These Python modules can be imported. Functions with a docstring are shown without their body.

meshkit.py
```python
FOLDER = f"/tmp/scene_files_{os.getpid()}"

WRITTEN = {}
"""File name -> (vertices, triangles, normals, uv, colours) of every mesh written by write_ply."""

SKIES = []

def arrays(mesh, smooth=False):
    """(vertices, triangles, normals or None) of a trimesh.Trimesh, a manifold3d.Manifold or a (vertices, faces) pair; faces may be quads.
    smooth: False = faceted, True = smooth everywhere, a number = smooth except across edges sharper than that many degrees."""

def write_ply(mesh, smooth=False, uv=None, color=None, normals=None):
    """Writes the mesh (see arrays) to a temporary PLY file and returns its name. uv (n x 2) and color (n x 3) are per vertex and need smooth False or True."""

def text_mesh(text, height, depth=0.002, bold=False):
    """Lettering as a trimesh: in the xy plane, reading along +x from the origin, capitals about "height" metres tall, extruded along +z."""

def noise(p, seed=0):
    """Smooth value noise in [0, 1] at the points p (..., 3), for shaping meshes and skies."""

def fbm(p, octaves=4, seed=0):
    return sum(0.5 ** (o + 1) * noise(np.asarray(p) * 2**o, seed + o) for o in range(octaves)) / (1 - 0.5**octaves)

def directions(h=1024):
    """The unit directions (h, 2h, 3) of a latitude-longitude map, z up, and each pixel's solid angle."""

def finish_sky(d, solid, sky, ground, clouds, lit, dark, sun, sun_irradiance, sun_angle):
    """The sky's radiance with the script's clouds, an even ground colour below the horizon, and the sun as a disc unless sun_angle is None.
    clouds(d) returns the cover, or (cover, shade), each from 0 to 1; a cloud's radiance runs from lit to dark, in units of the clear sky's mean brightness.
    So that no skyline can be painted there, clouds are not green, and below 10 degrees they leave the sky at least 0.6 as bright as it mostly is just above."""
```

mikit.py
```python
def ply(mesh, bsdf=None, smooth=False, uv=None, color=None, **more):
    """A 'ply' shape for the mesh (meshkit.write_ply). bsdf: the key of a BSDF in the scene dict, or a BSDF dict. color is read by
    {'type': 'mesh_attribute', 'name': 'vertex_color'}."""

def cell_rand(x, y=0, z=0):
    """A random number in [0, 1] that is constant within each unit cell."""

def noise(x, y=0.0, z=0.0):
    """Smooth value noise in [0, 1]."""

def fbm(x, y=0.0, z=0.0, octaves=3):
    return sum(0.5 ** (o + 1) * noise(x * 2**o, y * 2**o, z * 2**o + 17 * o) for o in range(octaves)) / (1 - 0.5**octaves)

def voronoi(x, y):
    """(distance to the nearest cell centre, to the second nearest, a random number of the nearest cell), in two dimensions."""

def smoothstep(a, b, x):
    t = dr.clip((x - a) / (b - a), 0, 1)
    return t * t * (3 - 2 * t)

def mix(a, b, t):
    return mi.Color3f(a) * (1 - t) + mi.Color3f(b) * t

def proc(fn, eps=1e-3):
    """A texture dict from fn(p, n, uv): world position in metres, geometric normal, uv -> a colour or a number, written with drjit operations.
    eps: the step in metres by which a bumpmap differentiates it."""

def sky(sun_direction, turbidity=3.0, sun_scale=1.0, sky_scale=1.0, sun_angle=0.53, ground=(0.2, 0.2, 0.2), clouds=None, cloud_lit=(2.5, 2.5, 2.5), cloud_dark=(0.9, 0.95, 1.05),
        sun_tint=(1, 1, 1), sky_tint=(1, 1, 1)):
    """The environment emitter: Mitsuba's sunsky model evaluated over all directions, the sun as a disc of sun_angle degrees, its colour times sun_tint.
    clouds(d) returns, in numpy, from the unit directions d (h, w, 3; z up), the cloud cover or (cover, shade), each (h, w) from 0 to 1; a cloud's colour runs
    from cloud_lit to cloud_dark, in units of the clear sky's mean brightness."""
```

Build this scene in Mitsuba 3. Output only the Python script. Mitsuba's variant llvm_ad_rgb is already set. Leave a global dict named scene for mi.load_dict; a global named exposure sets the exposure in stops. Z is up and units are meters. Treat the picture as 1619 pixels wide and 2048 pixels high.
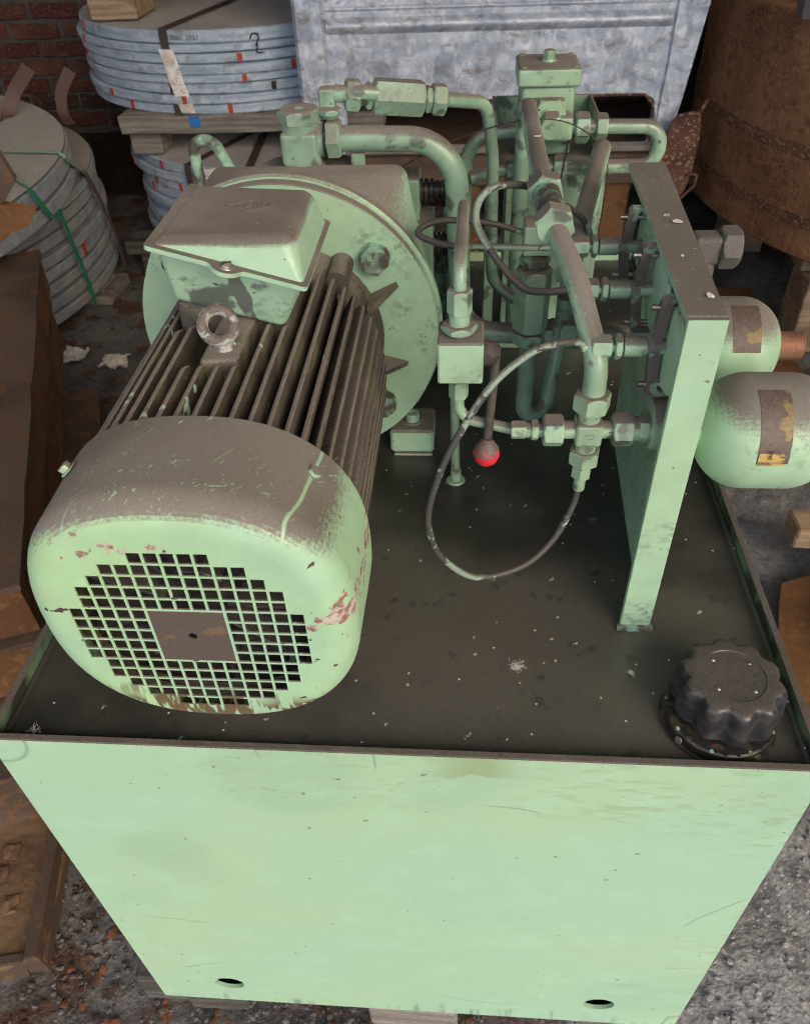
import math, random
import numpy as np, trimesh, drjit as dr, mitsuba as mi, mikit, meshkit
import manifold3d as m3
import shapely, shapely.geometry as sg, shapely.affinity as sa
from mikit import noise, fbm, voronoi, smoothstep, mix, cell_rand, proc, ply
random.seed(7); RNG = np.random.default_rng(7)
T = mi.ScalarTransform4f
V = lambda *a: np.array(a, float)
scene, labels = {'type': 'scene'}, {}

# ------------------------------------------------------------------ camera, sky, exposure
def cam_axes(yaw, pitch, roll):
    cy, sy, cp, sp = math.cos(yaw), math.sin(yaw), math.cos(pitch), math.sin(pitch)
    f = V(sy*cp, cy*cp, -sp); r = V(cy, -sy, 0); d = np.cross(f, r)
    return f, d*math.cos(roll) - r*math.sin(roll)
EYE = V(.4049, -.3509, .5809)
_f, _d = cam_axes(-.0964, .7245, .0471)
scene['camera'] = {'type': 'thinlens', 'fov': 2*math.degrees(math.atan(809.5/1570)), 'fov_axis': 'x', 'aperture_radius': .0010,
                   'focus_distance': .74, 'near_clip': .02, 'far_clip': 60.0,
                   'to_world': T().look_at(origin=EYE.tolist(), target=(EYE+_f).tolist(), up=(-_d).tolist())}
scene['sky'] = mikit.sky((.62, -.80, .55), turbidity=3, sun_scale=.30, sun_angle=40, sun_tint=(1, 1, 1.05), ground=(.22, .21, .20),
                         clouds=lambda d: 1.0, cloud_lit=(2.35, 2.45, 2.75))
exposure = 2.90
GZ = -.74          # the ground
DZ = -.015         # the tank's deck, sunk below its rim

# ------------------------------------------------------------------ mesh helpers
cat = lambda ms: trimesh.util.concatenate([m for m in ms if m is not None])
def hull(pts):
    return trimesh.convex.convex_hull(np.asarray(pts, float))
def box(x0, x1, y0, y1, z0, z1, b=.001):
    b = min(b, (x1-x0)/2.2, (y1-y0)/2.2, (z1-z0)/2.2)
    p = []
    for x, sx in ((x0, 1), (x1, -1)):
        for y, sy in ((y0, 1), (y1, -1)):
            for z, sz in ((z0, 1), (z1, -1)):
                p += [(x+sx*b, y+sy*b, z), (x+sx*b, y, z+sz*b), (x, y+sy*b, z+sz*b)]
    return hull(p)
def rbox(x0, x1, y0, y1, z0, z1, r, n=5):
    """a box with round corners and edges"""
    s = trimesh.creation.icosphere(subdivisions=2, radius=r).vertices
    p = [s + V(x, y, z) for x in (x0+r, x1-r) for y in (y0+r, y1-r) for z in (z0+r, z1-r)]
    return hull(np.vstack(p))
def frame(axis):
    a = np.asarray(axis, float); a = a/np.linalg.norm(a)
    h = V(0, 0, 1) if abs(a[2]) < .9 else V(0, 1, 0)
    u = np.cross(h, a); u /= np.linalg.norm(u)
    return a, u, np.cross(a, u)
def place(m, c, axis, spin=0):
    """moves a mesh built along +z to stand at c along axis"""
    a, u, v = frame(axis)
    cs, sn = math.cos(spin), math.sin(spin)
    R = np.eye(4); R[:3, 0] = u*cs+v*sn; R[:3, 1] = v*cs-u*sn; R[:3, 2] = a; R[:3, 3] = c
    m = m.copy(); m.apply_transform(R); return m
def lathe(profile, c=(0, 0, 0), axis=(0, 0, 1), n=48):
    m = trimesh.creation.revolve(np.asarray(profile, float), sections=n)
    return place(m, c, axis)
def cyl(a, b, r, n=32, ch=.0006):
    a, b = V(*a), V(*b); L = np.linalg.norm(b-a); ch = min(ch, r*.3, L*.3)
    return lathe([(0, 0), (r-ch, 0), (r, ch), (r, L-ch), (r-ch, L), (0, L)], a, b-a, n)
def hexa(c, axis, af, L, spin=0, ch=None):
    """a hexagonal nut centred at c: flats af apart, corners turned off at both ends"""
    R = af/math.sqrt(3); ch = ch or (R-af*.485)*.75
    t = np.arange(6)*math.pi/3; k = np.arange(24)*math.pi/12
    p = [V(R*math.cos(x), R*math.sin(x), s*(L/2-ch)) for x in t for s in (-1, 1)]
    p += [V(af*.485*math.cos(x), af*.485*math.sin(x), s*L/2) for x in k for s in (-1, 1)]
    return place(hull(p), c, axis, spin)
def fillet(pts, r):
    pts = [V(*p) for p in pts]; out = [pts[0]]
    for i in range(1, len(pts)-1):
        a, b, c = pts[i-1], pts[i], pts[i+1]
        u, w = a-b, c-b; lu, lw = np.linalg.norm(u), np.linalg.norm(w); u /= lu; w /= lw
        ang = math.acos(np.clip(u@w, -1, 1))
        if ang > 3.05: out.append(b); continue
        rr = r[i-1] if isinstance(r, (list, tuple)) else r
        d = min(rr/math.tan(ang/2), lu*.49, lw*.49); rr = d*math.tan(ang/2)
        bis = (u+w)/np.linalg.norm(u+w); ctr = b+bis*rr/math.sin(ang/2)
        s, e = b+u*d-ctr, b+w*d-ctr; tot = math.pi-ang
        n = max(4, int(tot/.1))
        for k in range(n+1):
            q = k/n
            out.append(ctr+(math.sin((1-q)*tot)*s+math.sin(q*tot)*e)/math.sin(tot))
    return out+[pts[-1]]
def spline(pts, n=14):
    P = [V(*p) for p in pts]; P = [2*P[0]-P[1]]+P+[2*P[-1]-P[-2]]; o = []
    for i in range(1, len(P)-2):
        for k in range(n):
            t = k/n; a, b, c, d = P[i-1:i+3]
            o.append(.5*(2*b+(c-a)*t+(2*a-5*b+4*c-d)*t*t+(3*b-a-3*c+d)*t**3))
    return o+[P[-2]]
def sweep(path, r, n=28, caps=True):
    P = np.array(path); keep = np.r_[True, np.linalg.norm(np.diff(P, axis=0), axis=1) > 1e-6]; P = P[keep]
    t = np.gradient(P, axis=0); t /= np.linalg.norm(t, axis=1)[:, None]
    _, u, _ = frame(t[0]); us = []
    for k in range(len(P)):
        u = u-t[k]*(u@t[k]); u /= np.linalg.norm(u); us.append(u)
    us = np.array(us); vs = np.cross(t, us); a = np.arange(n)*2*math.pi/n
    rr = np.broadcast_to(r, (len(P),))
    v = (P[:, None]+rr[:, None, None]*(np.cos(a)[None, :, None]*us[:, None]+np.sin(a)[None, :, None]*vs[:, None])).reshape(-1, 3)
    f = []
    for i in range(len(P)-1):
        j = np.arange(n); k = (j+1) % n
        f += [np.stack([i*n+j, i*n+k, (i+1)*n+k], 1), np.stack([i*n+j, (i+1)*n+k, (i+1)*n+j], 1)]
    if caps:
        v = np.vstack([v, P[:1], P[-1:]]); j = np.arange(n); k = (j+1) % n; m = len(P)*n; l = (len(P)-1)*n
        f += [np.stack([j*0+m, k, j], 1), np.stack([j*0+m+1, l+j, l+k], 1)]
    return trimesh.Trimesh(v, np.vstack(f), process=False)
def extr(poly, h, o=(0, 0, 0), ux=(1, 0, 0), uy=(0, 0, 1)):
    """extrudes a shapely polygon by h; its plane spanned by ux, uy, the height along ux x uy"""
    ps = list(getattr(poly, 'geoms', [poly]))
    m = cat([trimesh.creation.extrude_polygon(q, h, engine='earcut') for q in ps])
    ux, uy = V(*ux), V(*uy); R = np.eye(4); R[:3, 0] = ux; R[:3, 1] = uy; R[:3, 2] = np.cross(ux, uy); R[:3, 3] = o
    m.apply_transform(R); return m
def rough(m, amp, freq, seed=0, sub=0):
    m = m.copy()
    for _ in range(sub): m = m.subdivide()
    m.merge_vertices(); p = m.vertices*freq
    m.vertices = m.vertices+np.stack([meshkit.noise(p+31*k, seed+k)-.5 for k in range(3)], 1)*2*amp
    return m

# ------------------------------------------------------------------ materials
def P3(p, s): return p.x*s, p.y*s, p.z*s
def rot(p, s): return s*(.82*p.x+.41*p.y+.40*p.z), s*(-.55*p.x+.75*p.y+.36*p.z), s*(-.15*p.x-.52*p.y+.84*p.z)   # noise off the axes, so that its lattice does not show
def N(p, s): return noise(*rot(p, s))
def FB(p, s, o=3): return fbm(*rot(p, s), o)
def prin(col, rough=.5, **k):
    c = {'type': 'rgb', 'value': list(col)} if isinstance(col, (tuple, list)) else proc(col)
    r = rough if isinstance(rough, (int, float)) else proc(rough)
    return {'type': 'principled', 'base_color': c, 'roughness': r, **k}
def two(b): return {'type': 'twosided', 'bsdf': b}
def mat(name, b, bump=None, scale=1.0):
    if bump: b = {'type': 'bumpmap', 'arbitrary': proc(bump), 'scale': scale, 'bsdf': b}
    scene['mat_'+name] = two(b); return name

GREEN, GREEN2, PRIMER = (.315, .500, .358), (.333, .505, .332), (.075, .045, .04)
DUST = (.195, .172, .156)
def green_col(p, n, uv):
    c = mix(GREEN, GREEN2, smoothstep(.35, .65, FB(p, 7)))
    c = c*(.90+.2*FB(p, 45))
    c = mix(c, (.10, .105, .075), .45*smoothstep(.52, .72, FB(p, 24, 3))*smoothstep(.42, .70, FB(p, 210, 3)))   # oily grime in specks
    chip = .85*smoothstep(.80, .815, FB(p, 150, 3))
    return mix(c, PRIMER, chip)
def dust_col(p, n, uv):
    c = mix(DUST, (.145, .125, .111), smoothstep(.35, .68, FB(p, 14)))
    return c*(.86+.28*N(p, 1100))
def dust_cover(p, n, uv):      # settled dust lies on what faces up, in grains, thinned in patches
    g = n.z+.14*(N(p, 1500)-.5)+.10*(N(p, 600)-.5)+.26*(FB(p, 20)-.5)
    d = smoothstep(.36, .72, g)
    scr = smoothstep(.93, .95, noise(p.x*60+p.y*420, p.y*60-p.x*420, p.z*150))
    return d*(1-.8*scr)*.97
mat('green_paint', {'type': 'blendbsdf', 'weight': proc(dust_cover), 'a': prin(green_col, .36, specular=.5), 'b': prin(dust_col, .95, specular=.1)})
def shaded_pipe_col(p, n, uv):        # the same green, darkened to paint in shade and dulled by oil and fine dirt that clings in cloudy patches, rubbed at edges
    c = green_col(p, n, uv)*.86
    f = smoothstep(.28, .66, FB(p, 22, 4))
    c = mix(c, (.135, .205, .155), .62*f)
    return mix(c, (.055, .055, .045), .75*smoothstep(.60, .72, FB(p, 48, 4)))
mat('shaded_pipe_paint', {'type': 'blendbsdf', 'weight': proc(dust_cover), 'a': prin(shaded_pipe_col, lambda p, n, uv: .22+.25*FB(p, 40, 2), specular=.6), 'b': prin(dust_col, .95, specular=.1)})
def front_col(p, n, uv):
    c = mix(GREEN, GREEN2, smoothstep(.35, .65, FB(p, 4.5, 3)))
    c = mix(c, (.280, .445, .300), .6*smoothstep(.56, .68, FB(p, 5.5, 2)))         # darker round stains in the old paint
    c = mix(c, (.35, .555, .40), .35*smoothstep(.50, .75, FB(p, 30, 4)))
    c = c*(.965+.07*FB(p, 330, 2))
    smear = smoothstep(.66, .80, fbm(p.x*20, 9.1, p.z*130+6*FB(p, 12), 3))*smoothstep(.54, .70, FB(p, 6))*smoothstep(.35, .7, N(p, 300))
    c = mix(c, (.19, .27, .18), .5*smear)
    gr = smoothstep(.52, .72, fbm(p.x*50, 6.1, p.z*140, 4))*smoothstep(.40, .66, .5*p.x+.6*FB(p, 7)+.5*p.z)
    c = mix(c, (.27, .36, .20), .5*gr)
    spots = smoothstep(.945, .955, noise(p.x*260, 5.5, p.z*270))*smoothstep(.45, .6, N(p, 25))
    c = mix(c, (.06, .05, .04), spots)
    chip = smoothstep(.83, .84, FB(p, 110, 3))
    c = mix(c, (.13, .12, .09), .7*chip)
    s1 = smoothstep(.010, .0, dr.abs(noise(p.x*7+.4*p.z, 3.3, p.z*9)-.5))*smoothstep(.64, .72, noise(p.x*11, 8.8, p.z*11))
    s2 = smoothstep(.960, .968, noise(p.x*30+14*p.z, 1.5, p.z*520-260*p.x))+smoothstep(.960, .968, noise(p.x*500+170*p.z, 6.5, p.z*26))
    c = mix(c, (.14, .21, .14), .5*dr.minimum(s1+s2, 1))
    run = smoothstep(.48, .70, fbm(p.x*90, 4.4, p.z*14, 3))*smoothstep(.62, .42, (p.z+.651)/.085+.5*N(p, 40))*smoothstep(.36, .6, fbm(p.x*9, 7., 1.))
    c = mix(c, (.10, .15, .10), .65*run)
    st = smoothstep(.0, .004, p.z+.022+.02*fbm(p.x*60, 2., 3.))*smoothstep(.05, .0, dr.abs(p.x-.42))
    return mix(c, (.24, .30, .15), .7*st)
def stained_col(p, n, uv):     # paint with black oily hand and drip marks round the lid screw
    k = dr.sqrt(dr.square((p.x-.205)*1.1)+dr.square((p.z-.305)*1.3)); k2 = dr.abs(p.x-.232+.1*(p.z-.3))
    o = smoothstep(.50, .62, FB(p, 45, 4)+.22*smoothstep(.035, .0, k)+.30*smoothstep(.008, .003, k2)-.06)
    return mix(green_col(p, n, uv), (.085, .085, .09), .85*o)
mat('stained_paint', {'type': 'blendbsdf', 'weight': proc(dust_cover), 'a': prin(stained_col, .36, specular=.5), 'b': prin(dust_col, .95, specular=.1)})
mat('tank_front_paint', prin(front_col, .42, specular=.45), lambda p, n, uv: .0006*FB(p, 230, 2)+.004*FB(p, 7, 2), .5)
def deck_col(p, n, uv):
    a = FB(p, 6, 3); b = FB(p, 40, 3)
    c = mix((.031, .032, .028), (.082, .077, .066), smoothstep(.30, .68, a+.35*(p.x-.45)-.30*(p.y-.2)+.2*(b-.5)))  # darker towards the motor and back: shade painted into the oily colour
    c = c*(.9+.2*N(p, 700))
    d, _, w = voronoi(p.x*130, p.y*130)
    c = mix(c, (.55, .52, .47), smoothstep(.16, .10, d)*smoothstep(.980, .984, w))
    d2, _, w2 = voronoi(p.x*38+.25*N(p, 500), p.y*38+.25*N(p, 500))
    c = mix(c, (.38, .35, .31), smoothstep(.07, .05, d2)*smoothstep(.9, .91, w2))
    c = mix(c, (.030, .028, .024), .5*smoothstep(.68, .82, FB(p, 75, 3)))
    return c
mat('oily_deck', prin(deck_col, lambda p, n, uv: .27+.28*smoothstep(.4, .62, FB(p, 9)), specular=.5), lambda p, n, uv: .0005*FB(p, 300, 2)+.0012*FB(p, 12, 2), .5)
def cowl_col(p, n, uv):
    c = mix(GREEN, (.345, .535, .305), smoothstep(.3, .7, FB(p, 9)))
    c = c*(.92+.16*FB(p, 60))
    # rust runs under the grille
    ru = smoothstep(.44, .54, fbm(p.x*190, 4., p.z*30, 3))*smoothstep(.104, .088, p.z+.03*(N(p, 70)-.5))*smoothstep(.100, .085, dr.abs(p.x-.232))*smoothstep(.03, .0, p.y)
    c = mix(c, (.10, .045, .018), .9*ru)
    # paint knocked off to the pink primer beside and above the grille
    k1 = dr.sqrt(dr.square(p.x-.325)+dr.square((p.z-.185)*1.6)); k2 = dr.sqrt(dr.square((p.x-.182)*1.0)+dr.square((p.z-.245)*2.2))
    pk = smoothstep(.60, .63, FB(p, 130, 4)+.20*smoothstep(.035, .0, k1)+.18*smoothstep(.03, .0, k2)-.06)*smoothstep(.045, .03, dr.minimum(k1, k2))
    c = mix(c, mix((.24, .13, .11), (.46, .42, .36), smoothstep(.35, .65, FB(p, 260, 3))), pk)
    return mix(c, PRIMER, smoothstep(.785, .80, FB(p, 110, 3)))
def cowl_dust(p, n, uv):
    g = n.z+.13*(N(p, 1400)-.5)+.14*(N(p, 520)-.5)+.16*(FB(p, 22)-.5)
    d = smoothstep(.36, .62, g)
    zone = smoothstep(.075, .03, dr.sqrt(dr.square((p.x-.222)*.8)+dr.square((p.y-.018)*1.7)))
    a = p.x+.35*p.y
    scr = smoothstep(.86, .90, noise(a*90, (p.y-.3*p.x)*900, 3.))*smoothstep(.5, .62, FB(p, 60))*zone
    scr = dr.maximum(scr, smoothstep(.82, .86, noise((p.x-p.y)*700, (p.x+p.y)*260, 8.))*smoothstep(.48, .60, FB(p, 75))*zone)
    few = smoothstep(.955, .965, noise((p.x-.6*p.y)*620, (p.y+.6*p.x)*60, 5.))
    line = smoothstep(.0013, .0006, dr.abs(p.x-.3045-.10*(p.y-.03)+.004*smoothstep(.02, -.01, p.y)+.0015*N(p, 90)))
    return d*(1-.85*dr.maximum(dr.maximum(scr, few), line))*.97
mat('rim_dirt', prin(lambda p, n, uv: mix((.075, .064, .056), (.12, .105, .092), FB(p, 40, 3))*(.8+.4*N(p, 600)), .8))
mat('dust_layer', prin(dust_col, .95, specular=.1))
mat('cowl_paint', {'type': 'blendbsdf', 'weight': proc(cowl_dust), 'a': prin(cowl_col, .33, specular=.5), 'b': prin(dust_col, .92, specular=.12)})
def fin_col(p, n, uv):
    c = mix((.052, .045, .039), (.080, .070, .060), smoothstep(.3, .7, FB(p, 30)))
    c = mix(c, (.21, .185, .165), .85*smoothstep(.55, .85, n.z+.3*(N(p, 700)-.5)+.3*(FB(p, 40)-.5)))
    c = mix(c, (.150, .150, .085), .5*smoothstep(.54, .70, FB(p, 22, 3)))
    c = mix(c, (.34, .46, .36), smoothstep(.74, .77, .6*FB(p, 90, 2)+.4*FB(p, 14, 2)+.05))
    return c*(.75+.5*N(p, 900))
mat('dirty_fin', prin(fin_col, .7, specular=.3))
def grimy_col(p, n, uv):       # paint half lost under grease
    c = mix((.075, .07, .058), (.24, .42, .31), smoothstep(.36, .62, FB(p, 60, 4)))
    return c*(.75+.5*FB(p, 300, 2))
mat('grimy_paint', prin(grimy_col, .6, specular=.35))
mat('oily_paint', prin(lambda p, n, uv: mix((.030, .034, .027), (.10, .165, .11), smoothstep(.38, .62, FB(p, 30, 4))), .45))
def hose_col(p, n, uv):        # black rubber with flakes of overspray left on it
    f = .85*smoothstep(-.02, .02, .74*N(p, 30)+.26*FB(p, 260, 3)-mi.Float(.58)+.10*smoothstep(.43, .40, p.x)*smoothstep(.25, .15, p.y))
    c = mix((.055, .055, .054), (.25, .34, .275), f)
    return mix(c, (.10, .08, .07), .7*smoothstep(.45, .7, n.z+.4*(N(p, 700)-.5)))
mat('hose_rubber', prin(hose_col, .5, specular=.4))
mat('black_plastic', {'type': 'blendbsdf', 'weight': proc(lambda p, n, uv: .75*smoothstep(.62, .86, n.z+.35*(N(p, 900)-.5)+.2*(FB(p, 60)-.5))),
    'a': prin(lambda p, n, uv: mix((.022, .023, .026), (.05, .045, .042), smoothstep(.4, .7, FB(p, 90))), .30, specular=.55), 'b': prin(lambda p, n, uv: mi.Color3f(.085, .075, .068)*(.7+.6*N(p, 900)), .85)})
mat('black_steel', prin(lambda p, n, uv: mix((.018, .018, .018), (.06, .045, .03), smoothstep(.5, .65, FB(p, 120))), .42))
def rust(a, b, c, s, k=1.0):
    def f(p, n, uv):
        x = FB(p, s, 4); y = FB(p, s*9, 3)
        col = mix(a, b, smoothstep(.36, .62, x))
        return mix(col, c, k*smoothstep(.56, .68, y))*(.75+.5*N(p, 700))
    return f
def drum_col(p, n, uv):
    ang = dr.atan2(p.y-2.62, p.x-2.38)
    c = mix((.205, .098, .052), (.31, .158, .085), smoothstep(.3, .7, FB(p, 9, 4)))
    c = mix(c, (.13, .060, .036), .6*smoothstep(.54, .70, FB(p, 40, 4)))
    c = mix(c, (.42, .23, .095), .55*smoothstep(.56, .70, FB(p, 130, 3)))
    st = smoothstep(.60, .76, fbm(ang*260, p.z*5+2*FB(p, 20), 2.))*smoothstep(.45, .6, FB(p, 7))
    return mix(c, (.40, .215, .095), .45*st)*(.75+.5*N(p, 330))
mat('rust_drum_steel', prin(drum_col, .8, specular=.25), lambda p, n, uv: .004*FB(p, 60, 3), .5)
mat('rust_band', prin(rust((.125, .066, .044), (.19, .098, .058), (.42, .24, .10), 16, .9), .8, specular=.2))
mat('rust_brown', prin(rust((.070, .049, .037), (.108, .077, .058), (.15, .078, .035), 5, .6), .78, specular=.25), lambda p, n, uv: .003*FB(p, 70, 3), .5)
mat('rust_orange', prin(rust((.115, .055, .025), (.16, .080, .035), (.20, .105, .045), 8, .6), .75, specular=.25), lambda p, n, uv: .003*FB(p, 70, 3), .5)
mat('rust_floor', prin(rust((.105, .066, .042), (.16, .105, .064), (.21, .105, .035), 12, .6), .85, specular=.2), lambda p, n, uv: .006*FB(p, 80, 3), .6)
mat('rust_red', prin(rust((.085, .032, .024), (.13, .06, .045), (.30, .25, .12), 14, .8), .7, specular=.3))
def galv_col(p, n, uv):
    q = FB(p, 18, 3); x, z = p.x+.7*p.y+.03*q, p.z+.03*q
    c = mix((.43, .50, .60), (.62, .68, .77), smoothstep(.25, .75, fbm(x*16, 2., z*34, 4)))
    _, _, w = voronoi(x*95+2*q, z*60+2*q)
    c = c*(.92+.16*w)
    c = mix(c, (.84, .87, .91), .6*smoothstep(.50, .74, fbm(x*75, 2., z*36, 4)))
    c = mix(c, (.14, .155, .19), .75*smoothstep(.030, .0, dr.abs(fbm(x*38, 7., z*44, 3)-.5))*smoothstep(.50, .62, FB(p, 15)))
    c = mix(c, (.18, .21, .28), .4*smoothstep(.54, .74, fbm(x*30, 3., z*9, 4)))
    r = smoothstep(.66, .80, fbm(x*26, 3., z*44, 4))
    return mix(c, (.24, .17, .13), .5*r)*(.85+.3*FB(p, 200, 2))
mat('galvanised_sheet', prin(galv_col, lambda p, n, uv: .34+.3*FB(p, 30), metallic=.45, specular=.5), lambda p, n, uv: .006*FB(p, 14, 3), 1.2)
def strip_col(p, n, uv):
    c = mix((.31, .40, .50), (.43, .525, .625), smoothstep(.3, .7, fbm(p.x*14, p.y*14, p.z*90, 3)))
    c = mix(c, (.54, .62, .70), .6*smoothstep(.55, .72, FB(p, 55, 3)))
    return mix(c, (.20, .23, .26), .5*smoothstep(.60, .72, FB(p, 30, 3)))
mat('galvanised_strip', prin(strip_col, .55, metallic=.2, specular=.5))
def old_col(p, n, uv):
    c = mix((.225, .255, .29), (.30, .325, .355), smoothstep(.3, .7, FB(p, 30, 3)))
    return mix(c, (.34, .325, .305), .6*smoothstep(.55, .7, FB(p, 9, 3)))*(.9+.2*FB(p, 150, 2))
mat('old_strip', prin(old_col, .6, specular=.4))
def disc_col(p, n, uv):        # the wound edges of a coil, dusty, seen as fine rings
    r = dr.sqrt(dr.square(p.x)+dr.square(p.y))
    c = mix((.31, .295, .285), (.41, .395, .38), FB(p, 12))
    return c*(.86+.28*noise(p.x*400, p.y*400, 0))
mat('coil_face', prin(disc_col, .7, specular=.3))
def wood(a, b, c):
    def f(p, n, uv):
        g = fbm(p.x*7, p.y*50, p.z*110, 3)
        col = mix(a, b, smoothstep(.3, .7, g))
        return mix(col, c, .6*smoothstep(.55, .7, fbm(p.x*5, p.y*9, p.z*9, 3)))*(.8+.4*N(p, 300))
    return f
mat('grey_wood', prin(wood((.15, .138, .122), (.24, .224, .205), (.10, .088, .075)), .85, specular=.2), lambda p, n, uv: .002*fbm(p.x*9, p.y*60, p.z*140, 2), .6)
mat('tan_wood', prin(wood((.24, .17, .11), (.36, .27, .18), (.14, .10, .07)), .85, specular=.2))
mat('dark_wood', prin(wood((.05, .048, .045), (.10, .095, .09), (.035, .03, .028)), .85, specular=.2), lambda p, n, uv: .002*fbm(p.x*9, p.y*60, p.z*140, 2), .6)
for k, (a, b) in enumerate((((.105, .034, .028), (.075, .028, .025)), ((.135, .048, .038), (.09, .036, .030)), ((.07, .036, .032), (.05, .029, .027)), ((.135, .060, .045), (.095, .042, .032)))):
    mat('brick_%d' % k, prin(rust(a, b, (.16, .13, .12), 14, .6), .9, specular=.15), lambda p, n, uv: .006*FB(p, 60, 3), .6)
mat('dark_earth', prin(lambda p, n, uv: mix((.020, .015, .012), (.05, .036, .027), FB(p, 16, 3))*(.6+.8*N(p, 220)), .95, specular=.1), lambda p, n, uv: .01*FB(p, 50, 3), .7)
mat('mortar', prin(lambda p, n, uv: mix((.06, .057, .055), (.125, .12, .117), FB(p, 20))*(.7+.6*N(p, 200)), .95, specular=.1), lambda p, n, uv: .008*FB(p, 50, 3), .7)
def ground_col(p, n, uv):
    c = mix((.085, .078, .074), (.165, .16, .158), smoothstep(.35, .65, FB(p, 9)))
    c = mix(c, mix((.34, .345, .355), (.235, .235, .24), smoothstep(.2, .8, FB(p, 30, 3))), smoothstep(.50, .60, p.x+.3*(FB(p, 8)-.5))*smoothstep(1.6, 1.0, p.y+.8*(FB(p, 4)-.5)))  # paler on the right: lighter gravel, with open-sky brightness painted in too
    c = mix(c, (.15, .15, .155), .6*smoothstep(.40, .66, FB(p, 11))*smoothstep(.5, .4, p.x))
    c = mix(c, (.10, .043, .022), .75*smoothstep(.52, .66, FB(p, 16, 3))*smoothstep(.75, .35, p.x))
    g = N(p, 160)
    return c*(.62+.6*g)*(.85+.3*N(p, 420))
mat('gravel_ground', prin(ground_col, .85, specular=.25), lambda p, n, uv: .005*FB(p, 120, 3)+.002*FB(p, 330, 2), .8)
mat('stone_grey', prin(lambda p, n, uv: mix(mix((.045, .042, .04), (.15, .145, .14), N(p, 60)), mix((.16, .16, .165), (.40, .40, .41), N(p, 60)), smoothstep(.5, .6, p.x))*(.7+.6*N(p, 400)), .8))
mat('rust_chip', prin(lambda p, n, uv: mix((.040, .024, .018), (.165, .070, .032), smoothstep(.35, .8, N(p, 70)))*(.7+.6*N(p, 500)), .85))
mat('paper_white', prin(lambda p, n, uv: mix((.62, .60, .57), (.45, .42, .38), smoothstep(.5, .65, FB(p, 90))), .8))
mat('white_label', prin(lambda p, n, uv: mix(mix((.80, .79, .78), (.62, .55, .49), smoothstep(.45, .65, FB(p, 22))), (.30, .27, .25), .7*smoothstep(.66, .72, fbm(p.x*120, p.y*60, p.z*160, 2))), .7))
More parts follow.
